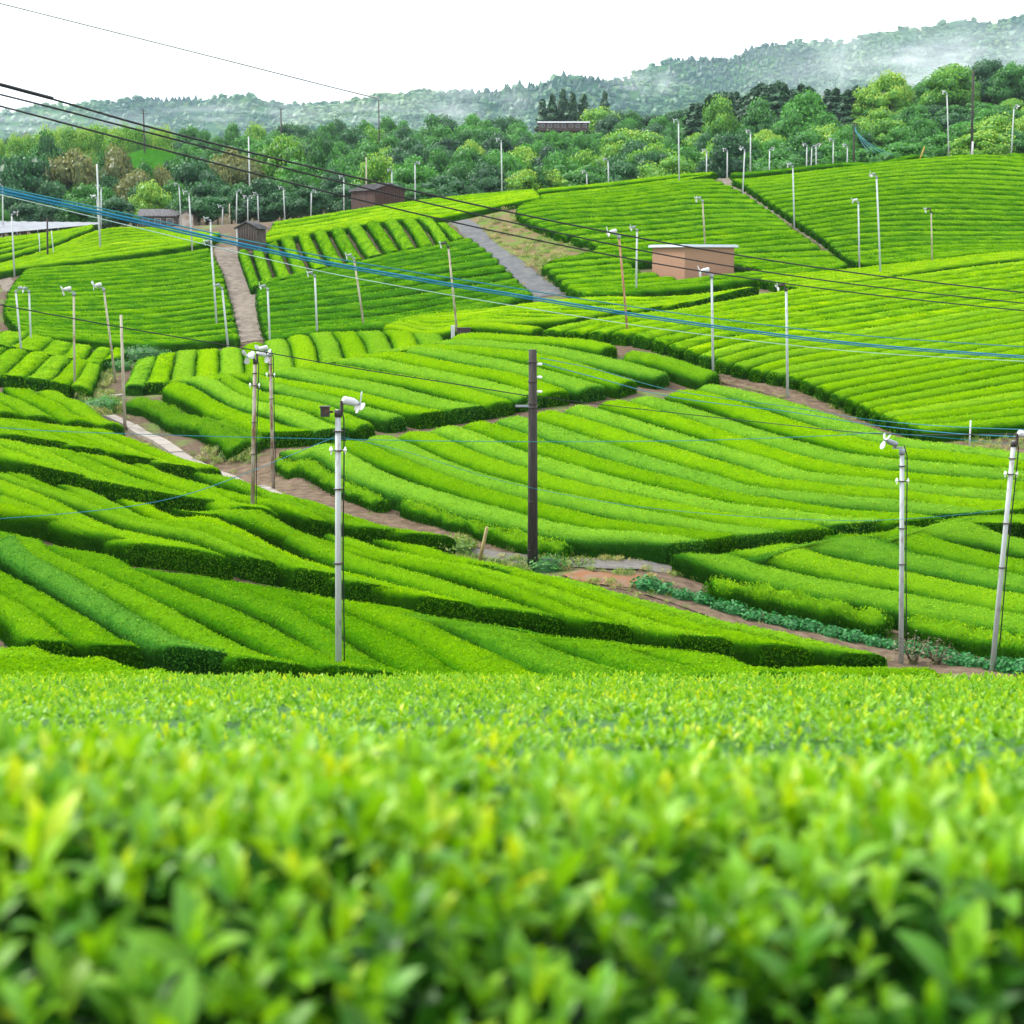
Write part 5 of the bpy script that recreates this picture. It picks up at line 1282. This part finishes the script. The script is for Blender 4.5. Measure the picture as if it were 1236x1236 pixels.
def gable_house(name, px, ybase, d, w, depth, hw, hr, rz, label, cat, wallm, roofm, plank=False, gable_front=True, door=False, windows=0, overhang=0.25):
    a, _ = ray(px, ybase); x = a * d
    zg = float(ground(x, d)) if ybase is None else None
    _, zb = ray(px, ybase); z = zb * d
    root = empty(name, (x, d, z), R(rz)); tag(root, label, cat)
    hx, hy = (w / 2, depth / 2)
    # walls with gables on the -Y/+Y ends (gable_front) or on the -X/+X ends
    if gable_front:
        v = [(-hx, -hy, -0.5), (hx, -hy, -0.5), (hx, -hy, hw), (0, -hy, hw + hr), (-hx, -hy, hw), (-hx, hy, -0.5), (hx, hy, -0.5), (hx, hy, hw), (0, hy, hw + hr), (-hx, hy, hw)]
        f = [(0, 1, 2, 3, 4), (5, 9, 8, 7, 6), (0, 4, 9, 5), (1, 6, 7, 2), (4, 3, 8, 9), (3, 2, 7, 8)]
    else:
        v = [(-hx, -hy, -0.5), (-hx, hy, -0.5), (-hx, hy, hw), (-hx, 0, hw + hr), (-hx, -hy, hw), (hx, -hy, -0.5), (hx, hy, -0.5), (hx, hy, hw), (hx, 0, hw + hr), (hx, -hy, hw)]
        f = [(0, 4, 3, 2, 1), (5, 6, 7, 8, 9), (0, 5, 9, 4), (1, 2, 7, 6), (4, 9, 8, 3), (3, 8, 7, 2)]
    MB().add(v, f).build('wall', wallm, root)
    th = 0.10
    for s in (-1, 1):
        if gable_front: pts = [(s * (hx + overhang), hw - overhang * hr / hx), (0, hw + hr)]; ln = hy + overhang
        else: pts = [(s * (hy + overhang), hw - overhang * hr / hy), (0, hw + hr)]; ln = hx + overhang
        (a0, z0), (a1, z1) = pts
        vv = []
        for e in (-ln, ln):
            for (aa, zz) in pts:
                for dz in (0.03, 0.03 + th): vv.append((aa, e, zz + dz) if gable_front else (e, aa, zz + dz))
        ff = [(0, 1, 3, 2), (4, 6, 7, 5), (0, 4, 5, 1), (2, 3, 7, 6), (1, 5, 7, 3), (0, 2, 6, 4)]
        b = MB().add(vv, ff)
        for r_ in range(int(ln * 2 / 0.35)):
            e = -ln + 0.2 + r_ * 0.35
            q = [(aa, e, zz + th + 0.045) if gable_front else (e, aa, zz + th + 0.045) for aa, zz in pts]
            b.tube(q, 0.03, 4)
        b.build('roof', roofm, root)
    if plank:
        n = max(6, int(w / 0.26)); pm = MB().box((0, 0, 0), (w / n * 0.86, 0.05, 1.0)).mesh('plank', wallm)
        for k in range(n):
            xx = -hx + (k + 0.5) * w / n
            top = hw + (hr * (1 - abs(xx) / hx) if gable_front else 0) - 0.12
            o = obj('plank', pm, root); o.location = (xx, -hy - 0.03 - 0.02 * (k % 2), top / 2); o.scale = (1, 1, top)
    for k in range(windows):
        xx = -hx + (k + 0.5) * w / windows
        fr = MB().box((0, 0, 0), (w / windows * 0.55, 0.08, 0.9)).build('window', PLAST, root); fr.location = (xx, -hy - 0.035, hw * 0.55)
        MB().box((0, -0.03, 0), (w / windows * 0.48, 0.05, 0.78)).build('pane', GLASSM, fr)
    if door:
        MB().box((0, -hy - 0.05, 0.85), (0.9, 0.06, 1.7)).build('door', WOODD, root)
    return root
hut = gable_house('wooden_hut', 304, 297, 150.5, 2.15, 2.1, 1.75, 0.55, -14, 'small dark wooden hut with gabled roof at the top of the brown track', 'hut', WOODD, TILE, plank=True)
MB().box((-1.06, -1.09, 0.85), (0.12, 0.08, 1.7)).build('corner_post', WHITE, hut)
barn = gable_house('brown_barn', 456, 249, 192, 4.4, 5.5, 1.9, 0.75, 38, 'red-brown wooden barn with dark roof peeking over the middle crest', 'barn', WOODB, TILE, plank=True, gable_front=True)
house = gable_house('long_house', 201, 276, 204, 6.4, 4.0, 1.6, 0.85, 4, 'long low wooden house with grey tiled roof behind the upper left crest', 'house', WOODD, TILE, gable_front=False, windows=4)
gable_house('side_shed', 228, 275, 203, 1.8, 3.0, 1.6, 0.5, 0, 'small gabled shed joined to the right end of the long house', 'shed', PLAST, TILE)
a, z = ray(680, 157)
lh = gable_house('white_roofed_house', 680, 157, 410, 13.0, 6.0, 1.6, 0.5, 0, 'long building with white roof sheets half hidden in the wood', 'house', WOODD, TIN, gable_front=False, windows=7, overhang=0.5)

def brick_mat():
    m, n, l, b = new_mat('brick_tiles')
    tc = n.new('ShaderNodeTexCoord'); bt = n.new('ShaderNodeTexBrick')
    sx = n.new('ShaderNodeSeparateXYZ'); ad = n.new('ShaderNodeMath'); cb = n.new('ShaderNodeCombineXYZ')
    l.new(tc.outputs['Object'], sx.inputs[0]); l.new(sx.outputs[0], ad.inputs[0]); l.new(sx.outputs[1], ad.inputs[1])
    l.new(ad.outputs[0], cb.inputs[0]); l.new(sx.outputs[2], cb.inputs[1]); l.new(cb.outputs[0], bt.inputs['Vector'])
    bt.inputs['Scale'].default_value = 4.0
    bt.inputs['Color1'].default_value = rgb((0.27, 0.14, 0.078)); bt.inputs['Color2'].default_value = rgb((0.23, 0.115, 0.064)); bt.inputs['Mortar'].default_value = rgb((0.27, 0.17, 0.11))
    bt.inputs['Mortar Size'].default_value = 0.03
    l.new(bt.outputs['Color'], b.inputs['Base Color']); b.inputs['Roughness'].default_value = 0.8
    bump(n, l, b, bt.outputs['Fac'], 0.3, -0.01)
    return m
def brick_building():
    d = 124.5
    a, z = ray(826, 343.5)
    root = empty('brick_building', (a * d, d, z * d), R(33)); tag(root, 'square reddish-brown brick building with flat pale roof in the middle of the fields', 'building')
    w, dp, h = 5.35, 4.3, 3.05
    # corner nearest the camera at the origin; long face towards +X, short face towards +Y
    MB().box((w / 2, dp / 2, h / 2 - 0.4), (w, dp, h + 0.8)).build('wall', brick_mat(), root)
    MB().box((w / 2, dp / 2, 0.0), (w + 0.12, dp + 0.12, 0.5)).build('plinth', CONC, root)
    MB().box((w / 2, dp / 2, h + 0.085), (w + 0.5, dp + 0.5, 0.17)).box((w / 2, dp / 2, h + 0.19), (w + 0.3, dp + 0.3, 0.05)).build('roof', solid_mat('pale_roof_paint', (0.50, 0.54, 0.60), 0.5, (0.44, 0.48, 0.53), 2.0), root)
    return root
brick_building()

# dark box by the tan pole, pale marker, shade cloth over a far bed
b = hit(560, 409, 0.0)
t_ = empty('pump_box', b); tag(t_, 'small dark equipment box at the foot of the leaning tan pole', 'equipment box')
MB().box((0, 0, 0.35), (0.9, 0.5, 0.7)).build('case', DARKM, t_); MB().box((0, 0, 0.73), (0.98, 0.58, 0.06)).build('lid', DARKM, t_)
MB().box((-0.75, 0.1, 0.45), (0.25, 0.25, 0.9)).build('post', WHITE, t_)
b = hit(690, 243, 0.0, 150)
t_ = empty('field_cabinet', hit(644, 240, 0.0, 150)); tag(t_, 'small dark cabinet on the crest at the top of the scrub bank', 'equipment box')
MB().box((0, 0, 0.3), (0.9, 0.6, 0.6)).build('case', DARKM, t_); MB().box((0, 0, 0.63), (1.0, 0.7, 0.06)).build('lid', GREYM, t_)
b, t = pole_frame((1171, 511), (1171, 521), HC, None)
tag(MB().tube([(0, 0, -0.9), (0, 0, 0.55)], 0.04, 8).build('marker_stake', WHITE, None, b + np.array([0, 0, HC])), 'thin white marker stake at the foot of the bright field', 'stake')
def shade_cloth():
    nx, ny = 46, 12
    V = []
    for j in range(ny):
        for i in range(nx):
            u, v = i / (nx - 1), j / (ny - 1)
            y0, y1 = np.interp(u, [0, 1], [285, 270.5]), np.interp(u, [0, 1], [265, 268])
            d = np.interp(v, [0, 1], [178, 196]); p = at(-40 + 160 * u, y0 + (y1 - y0) * v, d)
            V.append(p + np.array([0, 0, 0.06 * math.sin(i * 1.7) * math.sin(j * 1.3) - 0.12 * (j % 2)]))
    n = len(V); c = V[n // 2]
    f = [(j * nx + i, j * nx + i + 1, (j + 1) * nx + i + 1, (j + 1) * nx + i) for j in range(ny - 1) for i in range(nx - 1)]
    root = empty('shade_cloth', c); tag(root, 'pale grey shade cloth stretched over a tea bed at the left edge', 'shade cloth')
    MB().add(np.array(V) - c, f, True).build('cloth', solid_mat('grey_shade_net', (0.17, 0.185, 0.20), 0.8, (0.13, 0.14, 0.155), 0.6), root)
    for i in range(3, nx, 7):
        for j in (0, ny - 1):
            p = V[j * nx + i]; g_ = float(ground(p[0], p[1]))
            MB().tube([(p[0] - c[0], p[1] - c[1], g_ - c[2]), tuple(p - c)], 0.03, 6).build('support_post', GREYM, root)
shade_cloth()
patch = []
def hill_patch():
    # small cut tea slope among the trees, far left
    V = []
    for j in range(8):
        for i in range(16):
            u, v = i / 15, j / 7
            d = 292 + 22 * v
            V.append(at(150 + 62 * u, 203 - (15 + 8 * math.sin(3.1 * u)) * v, d))
    f = [(j * 16 + i, j * 16 + i + 1, (j + 1) * 16 + i + 1, (j + 1) * 16 + i) for j in range(7) for i in range(15)]
    me = mesh_np('far_tea_slope', np.array(V), [np.array(f)], TEA, smooth=True, attrs={'age_shade': 0.30 + 0.04 * rng.normal(size=len(V)), 'tint': np.full(len(V), 0.4)})
    tag(obj('far_tea_slope', me), kind='structure')
hill_patch()
for k, (x, y, w, kd) in enumerate(((128, 180, 36, 'mid'), (148, 186, 40, 'dark'), (176, 196, 34, 'mid'), (206, 192, 40, 'dark'), (222, 178, 36, 'mid'))):
    tree(kd, x, y, w, 276 - 3 * k, '%s tree from the left fringing the small far tea slope' % ordinal(k), GL)

# ------------------------------------------------------------------ low plants: vegetable row, tufts, shrubs
def clump_mesh(name, seed, n, spread, h, L, W, mat, upright, base, var=0.15, body=True):
    g = np.random.default_rng(seed)
    th = g.uniform(0, 6.28, n); rr = spread * np.sqrt(g.random(n)); hh = h * g.uniform(0.25, 1, n) * (1 - 0.4 * (rr / spread) ** 2)
    C = np.stack([rr * np.cos(th), rr * np.sin(th), hh], 1)
    nr = np.stack([np.cos(th) * 0.6, np.sin(th) * 0.6, np.ones(n)], 1); nr /= np.linalg.norm(nr, axis=1)[:, None]
    LV = leaf_quads(C, nr, L, W, 0.5, 0.02, upright, g)
    k = 8
    V = np.array([(0.8 * spread * s * math.cos(6.283 * i / k), 0.8 * spread * s * math.sin(6.283 * i / k), z) for s, z in ((1, -0.05), (0.85, h * 0.45), (0.4, h * 0.7)) for i in range(k)])
    F = np.array([(j * k + i, j * k + (i + 1) % k, (j + 1) * k + (i + 1) % k, (j + 1) * k + i) for j in range(2) for i in range(k)] + [(16, 18, 20, 22)])
    if upright > 2 or not body: V[:, :2] *= 0.3; V[:, 2] *= 0.4
    ages = np.clip(np.concatenate([np.full(len(V), base - 0.3), np.repeat(base + var * g.normal(size=n) + 0.2 * (hh / h - 0.6), 4)]), 0, 1)
    return mesh_np(name, np.concatenate([V, LV]), [F, len(V) + np.arange(4 * n).reshape(n, 4)], mat, smooth=False, attrs={'age_shade': ages, 'tint': np.zeros(len(ages))})
VP = [clump_mesh('vegetable_plant', 60 + k, 200, 0.44, 0.36, 0.12, 0.085, VEG, 0.2, 0.6) for k in range(3)]
P = spline(px_row('778 702 826 715 876 730 926 744 976 754 1026 766 1076 776 1120 785 1152 792 1200 800 1260 808', 0.2), step=0.62)
for k, p in enumerate(P):
    q = p + rng.normal(0, 0.06, 2)
    o = obj('vegetable_plant', VP[k % 3], None, (q[0], q[1], float(ground(*q)))); o.rotation_euler = (0, 0, rng.uniform(0, 6.28)); s = rng.uniform(0.8, 1.2); o.scale = (s, s, s)
    tag(o, '%s blue-green vegetable plant from the upper left in the row along the earth' % ordinal(k), 'vegetable plant', 'vegetable plants in one row')
TUFT = [clump_mesh('grass_tuft', 70 + k, 60, 0.35, 0.40, 0.34, 0.03, GRASSM, 4, 0.5 + 0.12 * k, 0.2) for k in range(4)]
TUFTV, TUFTF, TUFTA = [], [], []
def tufts(px0, px1, py0, py1, n, size, off=0.0, keep=None, dmin=25):
    out = []
    for _ in range(n):
        x, y = rng.uniform(px0, px1), rng.uniform(py0, py1)
        if keep and not keep(x, y): continue
        out.append((hit(x, y, off, dmin), size * rng.uniform(0.5, 1.4)))
    return out
TS = []
TS += tufts(565, 725, 252, 350, 420, 1.0, keep=lambda x, y: np.interp(y, [252, 285, 315, 350], [570, 592, 625, 672]) < x < np.interp(y, [250, 265, 290, 302, 318, 350], [618, 640, 682, 716, 665, 690]), dmin=110)
TS += tufts(100, 138, 446, 478, 70, 0.8)
TS += tufts(98, 150, 476, 502, 50, 1.1)
TS += tufts(300, 520, 560, 650, 60, 0.35, keep=lambda x, y: abs(y - np.interp(x, [300, 400, 520], [565, 605, 640])) < 12)
TS += tufts(545, 690, 676, 690, 90, 0.6)
TS += tufts(525, 568, 656, 668, 35, 0.8)
TS += tufts(1140, 1236, 528, 546, 60, 0.6)
TS += tufts(690, 850, 700, 712, 14, 0.4)
TS += tufts(800, 1080, 720, 800, 60, 0.3, keep=lambda x, y: abs(y - np.interp(x, [800, 1080], [722, 800])) < 16)
TS += tufts(240, 310, 540, 560, 50, 0.9)
for txt, wd, n in (('271 299 281 325 291 355 302 400 305 412', 3.0, 90), ('541 258 572 283 610 314 645 343 666 357', 2.3, 130), ('868 213 900 233 945 262 990 292 1030 318', 1.6, 120),
                   ('868 453 920 467 985 492 1040 519 1110 534 1180 541 1260 548', 1.9, 160), ('330 571 400 605 470 632 560 650 660 664', 3.6, 120), ('520 653 590 671 660 679 740 683 800 686 862 690', 2.0, 160),
                   ('132 503 165 520 205 542 250 568 290 586 335 604', 1.3, 60), ('690 692 730 698 770 704 800 712', 1.6, 60)):
    P = spline(px_row(txt, 0.0), n=120)
    for _ in range(n):
        k = rng.integers(1, 119); t_ = P[k] - P[k - 1]; t_ = t_ / np.linalg.norm(t_)
        q = P[k] + np.array([-t_[1], t_[0]]) * (0.5 * wd * rng.choice([-1, 1]) + rng.normal(0, 0.18))
        TS.append((np.array([q[0], q[1], float(ground(*q))]), 0.45 * rng.uniform(0.3, 1.3)))
VV, FF, AA = [], [], []
cnt = 0
tm = []
for me in TUFT:
    co = np.empty(len(me.vertices) * 3, np.float32); me.vertices.foreach_get('co', co); co = co.reshape(-1, 3)
    ag = np.empty(len(co), np.float32); me.attributes['age_shade'].data.foreach_get('value', ag)
    tm.append((co[24:], ag[24:]))
for p, s in TS:
    co, ag = tm[rng.integers(4)]
    sel = slice(0, len(co) if s > 0.5 else len(co) // 2)
    an = rng.uniform(0, 6.28); c_, s_ = math.cos(an), math.sin(an)
    q = co[sel] @ np.array([[c_, s_, 0], [-s_, c_, 0], [0, 0, 1]]) * s + p
    VV.append(q); AA.append(np.clip(ag[sel] + rng.normal(0, 0.12), 0, 1)); FF.append(cnt + np.arange(len(q)).reshape(-1, 4)); cnt += len(q)
tag(obj('grass', mesh_np('grass', np.concatenate(VV), [np.concatenate(FF)], GRASSM, smooth=False, attrs={'age_shade': np.concatenate(AA), 'tint': np.zeros(cnt)})), kind='stuff')
def shrub(px, py, w, h, label, kind='dark', n=240, mat=None, L=0.12, off=0.0):
    p = hit(px, py, off)
    me = clump_mesh('crown', int(px), n, w / 2, h, L, L * 0.6, mat or TREE_DARK, 0.4, 0.45, 0.2, n > 200)
    root = empty('shrub', p); tag(root, label, 'shrub')
    obj('crown', me, root)
    b = MB()
    for k in range(5):
        th = 1.256 * k
        b.tube([(0, 0, -0.1), (w * 0.2 * math.cos(th), w * 0.2 * math.sin(th), h * 0.4), (w * 0.35 * math.cos(th), w * 0.35 * math.sin(th), h * 0.8)], [0.03, 0.02, 0.008], 5)
    b.build('stem', BARK, root)
DRYB = foliage_mat('dry_shrub_leaf', [(0.0, (0.05, 0.06, 0.02)), (1.0, (0.20, 0.16, 0.08))], transl=0.15)
shrub(1102, 803, 1.3, 1.1, 'sparse brownish shrub right of the upright white pole at the field edge', n=150, mat=DRYB, L=0.10)
shrub(1130, 803, 1.2, 0.9, 'second sparse brownish shrub, further right of the upright white pole', n=120, mat=DRYB, L=0.10)
shrub(172, 432, 4.2, 1.0, 'low shrub on the bank between the left blocks and the quilted block', n=700, L=0.2, mat=TREE_MID)
shrub(142, 446, 2.6, 0.9, 'small shrub at the foot of the leaning brownish pole', n=400, L=0.18, mat=TREE_MID)
shrub(700, 683, 1.2, 0.35, 'low green shrub beside the foot of the dark utility pole', n=160, L=0.1, mat=GRASSM)
shrub(660, 688, 1.5, 0.6, 'leafy green shrub hugging the foot of the dark utility pole', n=260, L=0.12, mat=TREE_MID)
shrub(545, 668, 2.0, 0.7, 'pale grassy mound at the start of the grey valley path', n=300, L=0.16, mat=GRASSM)
shrub(125, 495, 2.6, 1.0, 'rounded shrub at the head of the concrete gutter', n=460, L=0.14, mat=TREE_MID)
shrub(110, 498, 2.2, 0.9, 'rounded shrub left of the gutter head, below the concrete edge', n=400, L=0.14, mat=TREE_MID)
# ------------------------------------------------------------------ air: haze box and mist on the hills
def volume_obj(name, me, density, color, aniso=0.2, noise_scale=None, falloff=True, soft=1.0):
    m = bpy.data.materials.new(name + '_air'); m.use_nodes = True
    n, l = m.node_tree.nodes, m.node_tree.links
    n.remove(n['Principled BSDF'])
    pv = n.new('ShaderNodeVolumePrincipled'); pv.inputs['Color'].default_value = rgb(color)
    pv.inputs['Anisotropy'].default_value = aniso; pv.inputs['Density'].default_value = density
    l.new(pv.outputs[0], n['Material Output'].inputs['Volume'])
    if noise_scale:
        tc = n.new('ShaderNodeTexCoord')
        nz = n.new('ShaderNodeTexNoise'); nz.inputs['Scale'].default_value = noise_scale; nz.inputs['Detail'].default_value = 4
        l.new(tc.outputs['Generated'], nz.inputs['Vector'])
        vm = n.new('ShaderNodeVectorMath'); vm.operation = 'DISTANCE'; vm.inputs[1].default_value = (0.5, 0.5, 0.5)
        l.new(tc.outputs['Generated'], vm.inputs[0])
        f = ramp(n, l, vm.outputs['Value'], 0.5, 0.1)
        g = ramp(n, l, nz.outputs['Fac'], 0.47, 0.66)
        mu = n.new('ShaderNodeMath'); mu.operation = 'MULTIPLY'; l.new(f, mu.inputs[0]); l.new(g, mu.inputs[1])
        m2 = n.new('ShaderNodeMath'); m2.operation = 'MULTIPLY'; m2.inputs[1].default_value = density; l.new(mu.outputs[0], m2.inputs[0])
        l.new(m2.outputs[0], pv.inputs['Density'])
    me.materials.clear(); me.materials.append(m)
    return tag(obj(name, me), kind='stuff')
hz = MB().box((0, 2150, 130), (5600, 4700, 300)).mesh('haze', GREYM)
volume_obj('haze', hz, 0.00006, (0.70, 0.90, 1.0), 0.1)

def ellipsoid(px, py, d, rx, ry, rz, label, density, scale, color=(0.95, 0.98, 1.0)):
    iv, jf = ico()
    import bmesh
    bm = bmesh.new(); bmesh.ops.create_icosphere(bm, subdivisions=3, radius=1)
    me = bpy.data.meshes.new('mist'); bm.to_mesh(me); bm.free()
    o = volume_obj('mist', me, density, color, 0.2, scale)
    p = at(px, py, d); o.location = p; o.scale = (rx, ry, rz)
    tag(o, label)
    return o
bank = MB().box((0, 640, 75), (1500, 150, 190)).mesh('mist', GREYM)
volume_obj('mist', bank, 0.00052, (0.42, 0.80, 1.0), 0.1)
ellipsoid(1075, 92, 600, 75, 45, 22, 'white mist drifting along the foot of the right hill', 0.0124, 6.0)
ellipsoid(1190, 62, 640, 60, 40, 18, 'white mist lying in the fold of the right hill', 0.0112, 5.5)
ellipsoid(1010, 72, 640, 14, 20, 20, 'thin column of mist rising on the right hill', 0.0186, 3.5)
ellipsoid(560, 125, 820, 45, 40, 16, 'wisp of mist on the middle hills', 0.0124, 4.1)
ellipsoid(470, 138, 840, 60, 40, 10, 'low mist on the foot of the middle hills', 0.0124, 4.5)
ellipsoid(280, 138, 900, 70, 40, 9, 'low mist on the foot of the left hills', 0.0124, 4.5)
ellipsoid(60, 150, 900, 90, 40, 9, 'low mist at the far left below the hills', 0.0112, 4.5)

ellipsoid(1130, 78, 560, 40, 30, 9, 'narrow streak of mist low on the right hill', 0.022, 6.0)
ellipsoid(1015, 60, 700, 9, 14, 24, 'upright plume of mist on the right hill', 0.024, 4.0)
ellipsoid(780, 100, 800, 26, 30, 8, 'small wisp of mist in the saddle left of the right hill', 0.018, 5.0)
